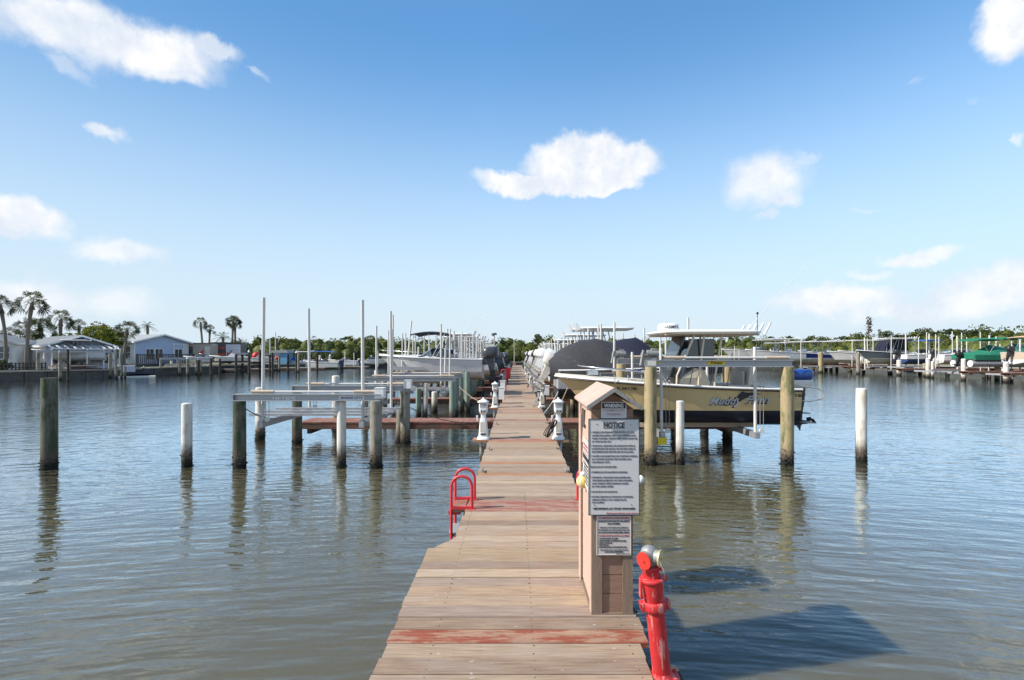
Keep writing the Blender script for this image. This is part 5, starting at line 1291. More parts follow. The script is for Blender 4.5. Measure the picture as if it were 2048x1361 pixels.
# ------------------------------------------------------------------ houses on the left shore
def gable_house(label, A, Bp, D, z0, ze, zr, wall, front, roofm, name='house'):
    A = Vector((A[0], A[1], 0)); Bv = Vector((Bp[0], Bp[1], 0)); W = (Bv - A).length; rz = math.atan2((Bv - A).y, (Bv - A).x)
    t = thing(name, label, 'house', (A.x, A.y, z0), rz); h = ze - z0; hr = zr - z0
    # walls: front built of lap boards, each side too
    def lap(nm, p0, p1, nrm, mname, zmax, pitch=.19):
        mb = MB(); z = 0; p0 = Vector(p0); p1 = Vector(p1); nrm = Vector(nrm)
        while z < zmax - .02:
            z1 = min(z + pitch, zmax)
            mb.prism([p0 + nrm * .035 + Vector((0, 0, z)), p0 + nrm * .012 + Vector((0, 0, z1)), p0 + Vector((0, 0, z1)), p0 + Vector((0, 0, z))], p1 - p0); z += pitch
        return mb.build(nm, mname, t)
    lap('front_wall', (0, 0, 0), (W, 0, 0), (0, -1, 0), front, h); lap('side_wall', (0, D, 0), (0, 0, 0), (-1, 0, 0), wall, h); lap('side_wall', (W, 0, 0), (W, D, 0), (1, 0, 0), wall, h)
    MB().b2(0.01, W - .01, D - .1, D, 0, h).build('back_wall', wall, t)
    MB().prism([(0, -.03, h), (W, -.03, h), (W / 2, -.03, hr - .06)], (0, .1, 0)).build('gable', 'gable_grey' if wall == 'siding_cream' else front, t)
    MB().b2(-.03, .10, -.05, .05, 0, h).build('corner_board', 'white', t); MB().b2(W - .1, W + .03, -.05, .05, 0, h).build('corner_board', 'white', t)
    sl = (hr - h) / (W / 2); ov = .3
    rf = thing('roof', None, None); rf.parent = t
    for sx in (0, 1):
        xe = -ov if sx == 0 else W + ov; ze_ = h - ov * sl
        MB().prism([(xe, -.45, ze_), (W / 2, -.45, hr), (W / 2, -.45, hr + .07), (xe, -.45, ze_ + .07)], (0, D + .9, 0)).build('roof_slope', roofm, rf)
        MB().prism([(xe, -.48, ze_ - .10), (W / 2, -.48, hr - .10), (W / 2, -.48, hr + .08), (xe, -.48, ze_ + .08)], (0, .028, 0)).build('barge_board', 'white', rf)
        MB().b2(xe - .02, xe + .02, -.45, D + .45, ze_ - .12, ze_ + .06).build('gutter', 'white', rf)
    return t, W, h
def window(parent, x0, x1, z0, z1, side='front', nx=2, nz=2, name='window', D=0, fm='white'):
    w = thing(name, None, None); w.parent = parent
    if side == 'front': w.location = ((x0 + x1) / 2, -.05, z0)
    else: w.location = (-.05, (x0 + x1) / 2, z0); w.rotation_euler = (0, 0, R(-90))
    a = (x1 - x0) / 2; h = z1 - z0
    MB().b2(-a, a, -.01, .0, 0, h).build('pane', 'glass_window', w)
    mb = MB().b2(-a - .07, -a, -.05, .01, -.07, h + .07).b2(a, a + .07, -.05, .01, -.07, h + .07).b2(-a, a, -.05, .01, -.07, 0).b2(-a, a, -.05, .01, h, h + .07); mb.build('frame', fm, w)
    mb = MB()
    for i in range(1, nx): mb.b2(-a + 2 * a * i / nx - .02, -a + 2 * a * i / nx + .02, -.035, -.0105, .002, h - .002)
    for i in range(1, nz): mb.b2(-a + .002, a - .002, -.034, -.011, h * i / nz - .02, h * i / nz + .02)
    if nx > 1 or nz > 1: mb.build('muntins', fm, w)
    return w
hA, W, h = gable_house('cream house with grey gable roof and white slatted awning', (PX(88, 46.5), 46.5), (PX(226, 51), 51), 7.3, .85, 3.12, 4.05, 'siding_cream', 'siding_lilac', 'roof_grey')
window(hA, 2.6, 2.85, .9, 1.8, 'side', 1, 1)
window(hA, 3.2, 4.1, .8, 1.7); window(hA, 4.4, 5.0, .5, 1.9, nx=1); window(hA, .5, 1.0, .5, 1.9, nx=1)
MB().b2(1.5, 2.4, -.055, -.04, 0, 2.0).build('door', 'glass_dark', hA)
for x in (.05, 1.3, 2.6, 3.9, W - .1): MB().b2(x, x + .09, -1.75, -1.66, -.3, 1.95).build('porch_post', 'white', hA)
aw = thing('awning', None, None); aw.parent = hA
for i in range(10):
    x = .1 + i * (W - .3) / 9; MB().prism([(x, -1.9, 1.92), (x + .07, -1.9, 1.92), (x + .07, -.1, 2.28), (x, -.1, 2.28)], (0, 0, .09)).build('slat', 'white', aw)
MB().b2(-.1, W + .05, -1.95, -1.85, 1.86, 1.95).build('awning_beam', 'white', aw); MB().b2(.1, W - .1, -1.7, -.2, 1.80, 1.84).build('awning_screen', 'glass_dark', aw)
MB().b2(0, W + .2, -2.3, -.1, -.35, -.02).build('porch_floor', 'deck_wood', hA)
MB().b2(.2, 3.2, -2.34, -2.31, -.5, .45).build('porch_wall', 'brick', hA)
rg = random.Random(3)
for i in range(7):
    x = .3 + i * .42; m_ = ('canvas_peach', 'black', 'canvas_tan', 'rubber', 'tree_brown', 'black', 'pvc')[i]
    o = MB().lathe([(.02, 0), (.16, .02), (.2, .25), (.12, .5), (.03, .62)], n=8).build('porch_plant_pot', m_, None, tuple(hA.matrix_basis @ Vector((x, -1.2, .0))))
    tag(o, ('peach bag', 'black bin', 'tan sack', 'dark tub', 'brown potted plant', 'black grill cover', 'white bucket')[i] + ' on the porch of the cream house', 'clutter')
hB, W, h = gable_house('pale blue house with double windows and a raised deck', (PX(268, 58), 58), (PX(376, 64), 64), 4.2, .85, 3.75, 4.62, 'siding_white', 'siding_blue', 'roof_light')
window(hB, .55, 1.7, .9, 2.3, 'side', 3, 2); window(hB, 2.4, 3.4, .9, 2.3, 'side', 3, 2)
window(hB, 1.3, 2.15, .75, 2.0, nx=2, nz=1); window(hB, 2.35, 3.2, .75, 2.0, nx=2, nz=1)
window(hB, 4.7, 5.6, 1.0, 2.0, nx=2, nz=1)
MB().b2(4.5, 4.6, -.09, -.04, .3, 2.6).b2(5.75, 5.85, -.09, -.04, .3, 2.6).b2(W - .35, W - .25, -.09, -.04, .3, 2.6).b2(4.5, W - .25, -.09, -.04, 2.6, 2.7).build('porch_frame', 'white', hB)
MB().b2(5.85, W - .36, -.065, -.045, .3, 2.59).build('porch_panel', 'offwhite', hB)
dk = thing('house_deck', 'raised timber deck with dark railing in front of the pale blue house', 'deck', hB.location.copy(), hB.rotation_euler.z)
MB().b2(-1.25, W - .9, -2.4, -.1, .15, .28).build('floor', 'deck_wood', dk)
MB().b2(-1.25, W - .9, -2.42, -2.36, 1.30, 1.40).b2(-1.25, W - .9, -2.42, -2.36, .36, .42).build('rail', 'deck_wood', dk)
x = -1.25
while x < W - .9: MB().b2(x, x + .08, -2.415, -2.365, .421, 1.299).build('baluster', 'deck_wood', dk); x += .21
x = -1.2
while x < W - .9: MB().b2(x, x + .13, -2.38, -2.35, -.75, .149).build('skirt_board', 'skirt', dk); x += .17
for x in (-1.2, 1.2, 3.6, W - 1.): MB().b2(x, x + .1, -2.45, -2.35, -.9, 1.45).build('post', 'deck_wood', dk)
hC, W, h = gable_house('white cottage at the left edge with a blue grey roof', (PX(33, 46) - 5.4, 43.8), (PX(33, 46), 46), 5., .85, 3.35, 4.1, 'siding_white', 'siding_white', 'roof_grey')
window(hC, W - 1.25, W - .45, 1.0, 2.1); window(hC, W - 3.2, W - 2.2, 1.0, 2.1)

# picket fence
def fence(label, a, b, z0, h=.75, sp=.24):
    a = Vector((*a, z0)); b = Vector((*b, z0)); t = thing('picket_fence', label, 'fence', a, math.atan2(b.y - a.y, b.x - a.x)); L = (b - a).length
    x = 0; k = 0
    while x < L:
        c = h * rnd.uniform(.9, 1.05)
        MB().prism([(x, 0, 0), (x + .11, 0, 0), (x + .11, 0, c - .1), (x + .055, 0, c), (x, 0, c - .1)], (0, .025, 0)).build('picket', 'deck_wood', t); x += sp
    for z in (.2, .55): MB().b2(0, L, .026, .06, z, z + .07).build('rail', 'deck_wood', t)
fence('weathered picket fence along the seawall before the cottages', (PX(-10, 43.2), 43.2), (PX(92, 45.5), 45.5), .84)

# travel trailers
def trailer(label, px0, px1, Yd, ptop, body, dark=True, kind=0):
    x0, _, zt = P(px0, ptop, Yd); x1 = PX(px1, Yd); L = x1 - x0; t = thing('travel_trailer', label, 'trailer', ((x0 + x1) / 2, Yd, .9), R(12)); H = zt - .9; a = L / 2
    MB().prism([(-a, 0, .35), (a, 0, .35), (a, 0, H - .15), (a - .12, 0, H), (-a + .12, 0, H), (-a, 0, H - .15)], (0, 2.2, 0)).build('body', body, t)
    MB().b2(-a + .05, a - .05, -.2, 2.3, H, H + .06).build('roof', 'rv_dark', t)
    for x in (-a * .2, a * .25): MB().cyl((x, -.02, .3), (x, .2, .3), .3, n=14).build('wheel', 'rubber', t)
    for (bx0, bx1, bz0, bz1, m_) in (([(-.9, -.55, .5, .85, 'glass_window'), (-.45, -.1, .30, .80, 'rv_tan'), (.45, .85, .25, .85, 'offwhite')] if kind == 0 else [(.05, .95, .3, .92, 'rv_white'), (-.8, -.55, .35, .8, 'rv_white')])):
        MB().b2(bx0 * a, bx1 * a, -.03, -.001, bz0 * H, bz1 * H).build('panel', m_, t)
    if kind == 0:
        pts = [(-.3, .32), (.35, .50), (.35, .72), (.1, .60), (-.1, .52), (-.25, .42)]
        MB().prism([(x * a, -.035, z * H) for x, z in pts], (0, .004, 0)).build('swoosh', 'hull_red', t)
        MB().prism([(-.98 * a, -.012, .55 * H), (-.75 * a, -.012, .62 * H), (-.75 * a, -.012, .75 * H), (-.98 * a, -.012, .7 * H)], (0, .008, 0)).build('swoosh', 'hull_red', t)
    else:
        for z in (.42, .72): MB().b2(-.98 * a, .0 * a, -.035, -.031, z * H, z * H + .22).build('stripe', 'hull_red', t)
        MB().prism([(.1 * a, -.036, .40 * H), (.9 * a, -.036, .42 * H), (.75 * a, -.036, .52 * H), (.1 * a, -.036, .55 * H)], (0, .004, 0)).build('stripe', 'hull_red', t)
        for (u0, u1, v0, v1) in ((.12, .9, .6, .74), (.12, .9, .78, .9)): MB().b2(u0 * a, u1 * a, -.036, -.0315, v0 * H, v1 * H).build('window', 'siding_lilac', t)
    return t
trailer('tan travel trailer with an orange red swoosh beside the blue house', 377, 421, 64.5, 687, 'rv_tan', kind=0)
trailer('white and dark travel trailer with orange red stripes under the palms', 421, 480, 68, 686, 'rv_dark', kind=1)
t = thing('storage_shed', 'small blue shed with pale roof beyond the trailers', 'shed', P(559, 738, 74)); MB().b2(-1.1, 1.1, 0, 2, 0, 2.35).build('wall', 'shed_blue', t); MB().prism([(-1.3, -.2, 2.35), (1.3, -.2, 2.35), (1.1, -.2, 2.8), (-1.1, -.2, 2.7)], (0, 2.4, 0)).build('roof', 'roof_light', t); MB().b2(-.9, -.1, -.03, -.001, .8, 1.9).build('window', 'glass_window', t)
t = thing('tarp_cover', 'small bright blue tarp heap right of the blue shed', 'tarp', P(588, 728, 76)); MB().lathe([(.6, 0), (.62, .3), (.45, .75), (.1, .95)], n=7, wob=.15).build('tarp', 'canvas_blue', t)
t = thing('beach_umbrella', 'closed red umbrella among the boats left of the shed', 'umbrella', P(512, 738, 68)); MB().cyl((0, 0, 0), (0, 0, 2.3), .03, n=6).build('pole', 'steel', t); MB().lathe([(.5, 1.5), (.62, 1.75), (.4, 2.1), (.05, 2.35)], n=8, wob=.1).build('canopy', 'red', t)

# left shore lifts, docks, boats
LG = 'boat lifts and boats on the left shore'
def shore_lift(label, pxa, pya, pxb, pyb, ptop, d=2.0, mname='pile_grey', poles=True, off=None):
    Ya = F * CAMZ / (pya - 708); Yb = F * CAMZ / (pyb - 708); a = Vector((PX(pxa, Ya), Ya, 0)); b = Vector((PX(pxb, Yb), Yb, 0))
    zt = CAMZ - (ptop - 708) * Ya / F; w = (b - a).length
    return lift(label, 0, w, 0, d, zt, 1.1, zt + .5, (.2, .8), (mname, 'pile_grey'), .13, False, 1.15, beamh=.2, rz=math.atan2((b - a).y, (b - a).x), loc=a, poles=False)
shore_lift('timber and steel boat lift in front of the cream house', 118, 761, 222, 756, 701, 2.4)
shore_lift('grey boat lift before the tan trailer', 358, 751, 394, 749, 716, 2.2, 'pile_grey')
shore_lift('grey boat lift before the white and dark trailer', 395, 751, 424, 750, 717, 2.2, 'pile_dark')
shore_lift('boat lift with white top beam right of the trailers', 470, 746.5, 501, 746, 706, 2.4, 'pile_dark')
shore_lift('boat lift beside the blue shed', 538, 743.5, 560, 743, 707, 2.4, 'pile_dark')
boat('white boat with blue covered outboard on the lift before the cream house', (PX(212, 49.5), 49.5, 1.55), PI + R(35), 5.4, 2.0, .9, 1.15, 'hull_lgrey', 'bottom_white', .4, 'cc', group=LG, eng='canvas_blue', top='ttop', topz=2.0)
boat('white skiff on the lift before the tan trailer', (PX(424, 61), 61, 1.1), PI + R(30), 2.9, 1.3, .7, .9, 'hull_lgrey', 'bottom_white', .3, 'open', group=LG, eng='engine_dark')
boat('white boat low on the lift right of the trailers', (PX(496, 63.5), 63.5, 1.1), PI + R(10), 4.5, 1.8, .75, .95, 'gelcoat', 'bottom_black', .3, 'cc', group=LG, eng='engine_dark')
boat('white boat with dark hull bottom before the blue shed', (PX(552, 68), 68, .9), PI, 4.8, 1.9, .8, 1.0, 'gelcoat', 'bottom_black', .35, 'open', group=LG, eng='red')
FG = 'boats tied along the far left shore'
boat('white centre console moored right of the blue shed', (PX(640, 76), 76, .05), PI, 5.6, 2.1, 1., 1.3, 'gelcoat', 'bottom_white', .3, 'cc', group=FG, eng='white', top='ttop', topz=2.5)
boat('white boat with blue bimini and navy outboard on the far shore', (PX(679, 75.5), 75.5, .05), PI, 5.8, 2.1, .9, 1.2, 'gelcoat', 'bottom_white', .3, 'bow', group=FG, eng='engine_navy', top='bimini', topz=2.5, topc='canvas_blue', ttx=(.1, .75), neng=2)
boat('long low white boat on the far shore right of the blue bimini', (PX(716, 81), 81, .25), PI, 5., 2.1, .9, 1.1, 'gelcoat', 'bottom_white', .3, 'open', group=FG, eng='engine_dark')
boat('white skiff on the far shore behind the tall white pole', (PX(722, 84), 84, .4), 0, 4.6, 1.9, .8, 1.1, 'gelcoat', 'bottom_white', .3, 'open', group=FG, eng='white')
t = thing('water_scooter', 'dark and white water scooter on a cream float by the blue house', 'water scooter', P(275, 754, 49.5), R(40), LG)
MB().loft([[(x, w * v, z) for v in (-1, -.6, 0, .6, 1)] + [(x, 0, .0)] for x, w, z in ((-1.2, .45, .35), (-.6, .5, .4), (.3, .5, .5), (1.0, .3, .45), (1.4, .05, .4))]).build('hull', 'navy', t)
MB().prism([(-.8, -.2, .4), (.5, -.2, .4), (.55, -.2, .95), (.3, -.2, .75), (-.8, -.2, .7)], (0, .4, 0)).build('seat', 'rubber', t); MB().tube([(.5, -.4, 1.0), (.55, 0, .98), (.5, .4, 1.0)], .04, 5).build('handlebar', 'white', t)
MB().b2(-1.2, -.2, -.6, .6, .5, 1.1).build('cover', 'siding_lilac', t)
MB().cyl((-1.5, -.6, -.05), (1.4, -.6, -.05), .17, n=8).cyl((-1.5, .6, -.05), (1.4, .6, -.05), .17, n=8).build('float_tube', 'cream', t)
# little docks with posts on the left shore
for i, (px0, px1, pyd, Yd) in enumerate([(235, 262, 735, 50), (420, 470, 738, 62.5), (500, 545, 738, 66.5), (560, 650, 740.5, 71), (640, 735, 737.5, 78.5)]):
    x0, _, z = P(px0, pyd, Yd); x1 = PX(px1, Yd)
    t = thing('shore_dock', f'small dock on the left shore, {nth(i)} from the left', 'dock', ((x0 + x1) / 2, Yd + .5, max(.35, z)), 0, 'small docks on the left shore'); a = (x1 - x0) / 2
    MB().b2(-a, a, -.6, .8, -.08, 0).build('decking', 'seacap', t); MB().b2(-a, a, -.62, -.58, -.3, -.081).build('fascia', 'timber_dark', t)
LPILES = [(136, 763, 699, 'pile_dark'), (232, 758, 699, 'pile_grey'), (243, 757, 699, 'pile_grey'), (250, 756, 733, 'pile_grey'), (343, 748, 722, 'pile_white'), (375, 752, 718, 'pile_grey'), (422, 751, 717, 'pile_dark'), (440, 747, 718, 'pile_dark'), (485, 745, 706, 'pile_dark'), (498, 749, 705, 'pile_dark'),
          (520, 744, 700, 'pile_dark'), (545, 744, 706, 'pile_dark'), (576, 743, 709, 'pile_dark'), (593, 744, 706, 'pile_dark'), (597, 745, 705, 'pile_grey'), (634.5, 741, 713, 'pile_dark'), (697, 734, 714, 'pile_dark'), (743, 734, 714, 'pile_dark'), (640, 736, 711, 'pile_white'), (717, 735, 718, 'pile_grey'), (724, 735, 720, 'pile_grey'), (660, 735, 712, 'pile_white'), (668, 734, 714, 'pile_white')]
CN2 = dict(CN, pile_dark='slim dark')
for i, (px, pyw, pt, mn) in enumerate(LPILES):
    Yd = F * CAMZ / (pyw - 708); zt = CAMZ - (pt - 708) * Yd / F; r = 2.3 * Yd / F
    k = sorted([q[0] for q in LPILES if q[3] == mn]).index(px)
    t = thing('shore_pile', f'{CN2[mn]} pile on the left shore, {nth(k)} of its colour from the left', 'pile', (PX(px, Yd), Yd, 0), 0, 'piles along the left shore')
    MB().lathe([(r, -1.8), (r * .95, zt)], n=7).build('post', mn, t)
    if i % 4 == 1: MB().lathe([(r * 1.1, zt), (.02, zt + .3)], n=7).build('cap', 'white', t)
LPO = [(492, 736, 678), (437, 700, 690), (540, 735, 678), (551, 735, 665), (521, 735, 690), (708, 733, 706), (778, 733, 700), (756, 733, 702), (690, 733, 704)]
for i, (px, pb, pt) in enumerate(LPO):
    Yd = 74; x, _, zt = P(px, pt, Yd)
    t = thing('shore_pole', f'thin pale pole on the left shore, {nth(sorted(q[0] for q in LPO).index(px))} from the left', 'pole', (x, Yd, .4), 0, 'thin pale poles on the left shore'); MB().cyl((0, 0, 0), (0, 0, zt - .4), .07, n=6).build('pole', 'pvc', t)

# ------------------------------------------------------------------ poles along the main dock (one by one, as seen)
DP = [(786, 740, 630, 21.5, 0), (823, 740, 642, 22.6, .10), (811, 742, 667, 22.6, 0), (777, 744, 661, 21.5, 0), (837, 735, 694, 21.9, 0), (895, 738, 658, 22.9, 0), (907, 745, 663, 22.9, 0), (899, 750, 700, 21.3, 0), (891, 748, 697, 20.0, .02),
      (918, 735, 675, 30, 0), (930, 735, 672, 30, .02), (940, 735, 690, 31, 0), (960, 730, 672, 38, 0), (968, 730, 674, 38.5, 0), (951, 728, 684, 37, 0), (975, 728, 688, 41, 0), (1180, 745, 684, 13.9, 0)]
DP = [q for q in DP if q[3] > 15]
for i, (px, pb, pt, Yd, ln) in enumerate(DP):
    x, _, zt = P(px, pt, Yd)
    t = thing('guide_pole', f'tall white guide pole left of the dock, {nth(sorted(q[0] for q in DP).index(px))} from the left', 'pole', (x, Yd, .9), 0, 'white guide poles left of the dock')
    MB().cyl((-ln * (zt - .9), 0, 0), (0, 0, zt - .9), .037, n=8).build('pole', 'pvc', t); MB().box((-ln * (zt - .9), 0, 0), (.35, .1, .10)).build('bracket', 'alu_dull', t)

# ------------------------------------------------------------------ vegetation
NR = np.random.RandomState(5)
def leaf_mesh(name, C, size, m, flat=.0, aspect=.55):
    "one mesh of many leaf-sized quads centred on the rows of C"
    n = len(C); d = NR.normal(size=(n, 3)); d /= np.linalg.norm(d, axis=1)[:, None]; e = np.cross(d, NR.normal(size=(n, 3))); e /= np.linalg.norm(e, axis=1)[:, None]
    s = size * NR.uniform(.6, 1.4, n)[:, None]
    V = np.stack([C - d * s, C + e * s * aspect, C + d * s, C - e * s * aspect], 1).reshape(-1, 3)
    me = bpy.data.meshes.new(name); me.vertices.add(4 * n); me.vertices.foreach_set('co', V.ravel())
    me.loops.add(4 * n); me.loops.foreach_set('vertex_index', np.arange(4 * n)); me.polygons.add(n); me.polygons.foreach_set('loop_start', np.arange(n) * 4)
    me.polygons.foreach_set('loop_total', np.full(n, 4)) if False else None
    me.update(calc_edges=True); me.materials.append(M[m]); return me
def blob_pts(c, r, n):
    d = NR.normal(size=(n, 3)); d /= np.linalg.norm(d, axis=1)[:, None]; rr = NR.uniform(.62, 1.08, n)[:, None] ** .6
    return np.array(c) + d * rr * np.array(r)
def clumpy(c, r, n, k=7):
    "crown: several sub-clumps inside an ellipsoid"
    out = []
    for _ in range(k):
        d = NR.normal(size=3); d /= np.linalg.norm(d); cc = np.array(c) + d * np.array(r) * NR.uniform(.3, .72)
        out.append(blob_pts(cc, np.array(r) * NR.uniform(.32, .55), n // k))
    return np.vstack(out)
core = MB(); pts = []
def top_py(px): return np.interp(px, [430, 480, 520, 560, 620, 700, 740, 800, 860, 900, 960, 1010, 1060, 1080, 1130, 1300, 1400, 1480, 1600, 1700, 1800, 1900, 2000, 2100], [690, 686, 682, 678, 680, 678, 674, 680, 680, 679, 682, 680, 682, 676, 680, 682, 680, 683, 686, 682, 678, 674, 672, 672])
for row, (dY, f) in enumerate(((0, .66), (2.2, .9), (4.5, 1.))):
    x = 0; px = 425.
    while px < 2120:
        Yd = float(np.interp(px, [425, 560, 640, 740, 900, 1400, 1560, 1700, 1850, 2050, 2120], [84, 84, 86, 89, 93, 96, 94, 88, 78, 68, 66])) + dY
        ztop = CAMZ - (top_py(px) + NR.uniform(-2, 5) - 708) * Yd / F; zt = .9 + (ztop + (.8 if px < 1450 else 1.5) - .9) * f * NR.uniform(.9, 1.04); r = NR.uniform(1.1, 1.9)
        X0 = PX(px, Yd) + NR.uniform(-.4, .4)
        z = zt - r * .8
        while z > -.3:
            rr = r * NR.uniform(.85, 1.15)
            pts.append(clumpy((X0 + NR.uniform(-.5, .5), Yd + NR.uniform(-.5, .5), z), (rr, rr, rr * .85), 150, 5)); z -= r * 1.05
        zc = (zt + .4) / 2
        core.sphere((X0, Yd + .5, zc), r * .9, 8, 6, (1., .8, max(.6, (zt - .6) / 2 / (r * .9) * .82)))
        px += r * 1.25 / Yd * F
PT = np.vstack(pts)
o = bpy.data.objects.new('mangrove_foliage', leaf_mesh('mangrove_foliage', PT, .17, 'mangrove')); COL.objects.link(o); tag(o, 'dense green mangrove thicket along the far shore', 'mangroves', kind='stuff')
o = core.build('mangrove_thicket', 'mangrove'); tag(o, 'shaded inner mass of the mangrove thicket', 'mangroves', kind='stuff')
TG = 'trees standing above the mangroves'
def tree(label, px, Yd, ptop, w, m='tree_dark', n=420, k=6, kind='round', zb=.8, group=TG, name='tree', lsize=.15):
    x, _, zt = P(px, ptop, Yd); t = thing(name, label, 'tree', (x, Yd, zb), 0, group); H = zt - zb
    tr = MB().tube([(0, 0, 0), (.08, 0, H * .35), (-.05, .05, H * .7), (0, 0, H * .92)], [.12, .09, .06, .02], 6)
    for i in range(6):
        a = i * 1.05; z = H * (.45 + .07 * i); tr.tube([(0, 0, z), (math.cos(a) * w * .35, math.sin(a) * w * .35, z + H * .12), (math.cos(a) * w * .6, math.sin(a) * w * .6, z + H * .16)], [.04, .025, .01], 5)
    tr.build('trunk', 'bark_dark', t)
    if kind == 'round': C = np.vstack([clumpy((0, 0, H - w * .55), (w, w, w * .62), n, k), clumpy((0, 0, H - w * 1.5), (w * 1.2, w, w), n, k)])
    elif kind == 'flat': C = np.vstack([clumpy((NR.uniform(-w, w) * .7, NR.uniform(-w, w) * .4, H - .25 - NR.uniform(0, .6)), (w * .45, w * .4, w * .16), n // k, 3) for _ in range(k)])
    else: C = np.vstack([blob_pts((NR.uniform(-1, 1) * w * (1 - u) , NR.uniform(-1, 1) * w * (1 - u) * .6, H * (.35 + .62 * u)), (w * .25, w * .25, w * .18), n // 24) for u in np.linspace(0, 1, 24)])
    o = bpy.data.objects.new('crown', leaf_mesh('crown', C, lsize, m)); COL.objects.link(o); o.parent = t
    return t
TR = [(548, 674, 1.6), (590, 672, 2.1), (690, 670, 2.), (745, 669, 2.4), (940, 671, 1.7), (955, 675, 1.2), (1077, 668, 1.3), (1542, 674, 1.4), (1582, 671, 1.6), (1612, 676, 1.6), (1650, 675, 2.2), (1685, 672, 2.), (1716, 665, 2.8), (1775, 662, 2.0), (1805, 667, 2.),
      (1828, 662, 1.6), (1850, 655, 2.0), (1898, 657, 2.0), (1922, 655, 1.7), (1945, 660, 2.2), (1962, 659, 1.8), (1990, 665, 2.2), (2004, 663, 1.6), (2040, 668, 2.)]
for i, (px, pt, w) in enumerate(TR):
    Yd = float(np.interp(px, [540, 900, 1400, 1560, 1700, 1850, 2050], [93, 97, 100, 98, 92, 82, 72]))
    tree(f'dark scrubby tree rising above the mangroves, {nth(i)} from the left', px, Yd, pt, w * .8, 'tree_dark' if i % 3 else 'mangrove', 420, 6, 'flat' if i % 3 == 2 else 'round')
tree('thin wispy pine rising high above the mangroves at right', 1738, 90, 634, 1.5, 'tree_brown', 460, 6, 'spire')
tree('very thin leafless looking sapling right of the wispy pine', 1759, 90, 658, .8, 'tree_brown', 160, 6, 'spire')

# palms
def fan_crown(seed, n=30, L=1.25, drop=1.):
    rg = random.Random(seed); mb = MB()
    for i in range(n):
        a = rg.uniform(0, 2 * PI); e = math.asin(rg.uniform(-.75, 1.)); d = Vector((math.cos(a) * math.cos(e), math.sin(a) * math.cos(e), math.sin(e)))
        l = L * rg.uniform(.55, .8); c = d * l; c.z -= .15 * drop * l * l; mb.tube([(0, 0, 0), d * l * .5, c], .014, 3)
        side = d.cross(Vector((0, 0, 1))).normalized(); side = Matrix.Rotation(rg.uniform(-1.2, 1.2), 3, d) @ side; up = side.cross(d).normalized(); fl = L * rg.uniform(.48, .62)
        for k in range(11):
            q = (k - 5) / 5 * 1.45; dr = (d * math.cos(q) + side * math.sin(q) + up * rg.uniform(-.12, .12)).normalized(); w = side * math.cos(q) - d * math.sin(q); w = w.normalized() * .045
            m_ = c + dr * fl * .6; tip = c + dr * fl; m_.z -= .015; tip.z -= .20 * drop * fl + .03
            mb.add([c, m_ + w, tip, m_ - w], [(0, 1, 2, 3)])
    return mb
def feather_crown(seed, n=16, L=2.):
    rg = random.Random(seed); mb = MB()
    for i in range(n):
        a = 2 * PI * i / n + rg.uniform(-.2, .2); e = rg.uniform(-.1, 1.2); pts = []
        for k in range(8):
            u = k / 7; r = L * u; pts.append(Vector((math.cos(a) * r * math.cos(e) , math.sin(a) * r * math.cos(e), r * math.sin(e) - .55 * u * u * L * (1.1 - .4 * math.sin(e)))))
        mb.tube(pts, .018, 3)
        for k in range(1, 8):
            for j in (0, .5):
                p = pts[k] if not j else (pts[k] + pts[k - 1]) / 2
                dd = (pts[k] - pts[k - 1]).normalized(); s_ = dd.cross(Vector((0, 0, 1))).normalized()
                for sg in (-1, 1):
                    tip = p + s_ * sg * L * .20 + dd * L * .10 - Vector((0, 0, L * .08)); mb.add([p, p + dd * .06, tip], [(0, 1, 2)])
    return mb
FANS = [fan_crown(s).mesh('crown', 'palm_leaf') for s in range(4)]; FEA = feather_crown(2).mesh('crown', 'palm_leaf')
def skirt(seed):
    rg = random.Random(seed); mb = MB()
    for i in range(12):
        a = rg.uniform(0, 2 * PI); p = Vector((math.cos(a) * .18, math.sin(a) * .18, rg.uniform(-.4, -.1))); tip = Vector((math.cos(a) * rg.uniform(.25, .5), math.sin(a) * rg.uniform(.25, .5), rg.uniform(-1.1, -.7))); s_ = Vector((-math.sin(a), math.cos(a), 0)) * .12
        mb.add([p, tip + s_, tip - s_], [(0, 1, 2)])
    return mb.mesh('dead_fronds', 'palm_dead')
SK = skirt(1)
PG = 'palm trees on the left shore'
def palm(label, pxb, pxt, pyt, Yd, R_, r=.17, bend=0., kind='fan', zb=.8, i=0):
    xb = PX(pxb, Yd); xt, _, zt = P(pxt, pyt, Yd); t = thing('palm_tree', label, 'palm tree', (xb, Yd, zb), 0, PG); H = zt - zb; dx = xt - xb
    pts = [(dx * u + bend * math.sin(PI * u), 0, H * u) for u in (0, .15, .3, .45, .6, .75, .9, 1.)]
    MB().tube(pts, [r * 1.35, r * 1.1, r, r * .95, r * .9, r * .92, r * 1.15, r * .9], 9).build('trunk', 'bark', t)
    me = FEA if kind == 'feather' else FANS[i % 4]; R_ *= .84; o = inst('crown', me, t, (dx, 0, H)); s = R_ / (2.0 if kind == 'feather' else 1.45); o.scale = (s, s, s); o.rotation_euler = (0, 0, i * 1.3)
    if kind == 'fan': o = inst('dead_fronds', SK, t, (dx, 0, H)); o.scale = (s * .6, s * .6, s * .7)
palm('tall palm with a leaning trunk at the left edge', 10, 0, 610, 45, 1.35, .14, .25, i=0)
palm('tall straight palm before the cream house', 52, 64, 606, 45, 1.55, .145, -.12, i=1)
palm('short palm behind the white cottage roof', 18, 19, 668, 58, 1.15, .16, i=2)
palm('broad palm left of the tall straight palm, behind the cream house', 60, 56, 655, 55, 1.7, .18, i=3)
palm('palm with a full crown behind the cream house roof', 84, 82, 658, 56, 1.9, .18, i=0)
palm('highest of the palms behind the cream house', 121, 121, 640, 58, 1.7, .18, i=1)
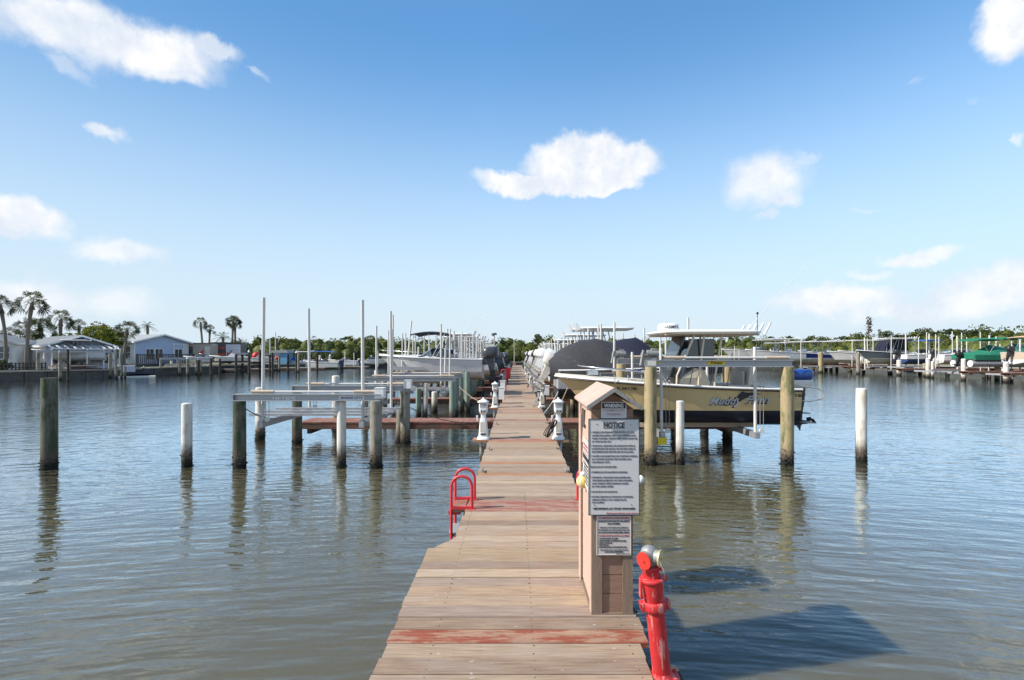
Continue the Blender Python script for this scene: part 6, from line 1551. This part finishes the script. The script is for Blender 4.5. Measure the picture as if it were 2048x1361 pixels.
palm('small palm right of the highest one behind the cream house', 158, 158, 652, 62, 1.2, .15, i=2)
palm('palm with a round crown between the cream and the blue house', 246, 254, 660, 52, 1.45, .15, i=3)
palm('feathery palm behind the blue house roof', 296, 295, 652, 75, 1.5, .18, kind='feather', i=1)
palm('left palm of the pair above the tan trailer', 408, 401, 646, 76, 1.25, .16, i=1)
palm('right, lower palm of the pair above the tan trailer', 416, 420, 659, 77, 1.05, .15, i=2)
palm('palm with two close trunks above the striped trailer', 463, 466, 643, 78, 1.45, .17, i=3)
palm('second trunk palm hugging the one above the striped trailer', 471, 470, 646, 78.3, 1.3, .17, i=0)
palm('drooping feathery palm left of the striped trailer palms', 446, 446, 676, 75, 1.9, .18, kind='feather', i=2)
palm('drooping feathery palm right of the striped trailer palms', 480, 480, 682, 76, 1.2, .14, kind='feather', i=3)
SG = 'bushes behind the houses'
def bush(label, px, Yd, ptop, w, m, n=900, hgt=None, ls=.16):
    x, _, zt = P(px, ptop, Yd); t = thing('bush', label, 'bush', (x, Yd, .8), 0, SG); H = zt - .8; hh = hgt or H / 2
    C = clumpy((0, 0, H - hh), (w, w * .6, hh), n, 10); o = bpy.data.objects.new('foliage', leaf_mesh('foliage', C, ls, m)); COL.objects.link(o); o.parent = t
    tb = MB()
    for k in range(7): a = k * .9; tb.tube([(0, 0, 0), (math.cos(a) * w * .4, math.sin(a) * w * .3, H * .5), (math.cos(a) * w * .75, math.sin(a) * w * .5, H * .82)], [.06, .04, .015], 5)
    tb.build('stems', 'bark_dark', t)
bush('yellow green sea grape hedge behind the cream house', 190, 57, 653, 3.4, 'bush_yellow', 2600, 1.6)
bush('yellow green bush left of the hedge behind the cream house', 150, 58, 664, 1.6, 'bush_yellow')
bush('brownish leafless crown above the yellow hedge', 205, 68, 643, 2.4, 'tree_brown', 700, 1.4, .13)
bush('brown twiggy crown right of the yellow hedge', 232, 70, 650, 1.8, 'tree_brown', 500, 1.4, .13)
bush('dark green bush between the two houses', 235, 62, 664, 2., 'mangrove')
bush('green bush left behind the cream house', 98, 60, 668, 2.4, 'tree_dark')
bush('low dark shrubs at the white cottage wall', 5, 44.2, 722, .8, 'tree_dark', 400)
bush('green bush under the striped trailer palms', 452, 78, 684, 2.4, 'tree_dark')
bush('green bush behind the striped trailer', 482, 80, 684, 1.8, 'tree_dark')
bush('yellowish bush behind the white cottage', 48, 62, 672, 1.5, 'bush_yellow', 500)
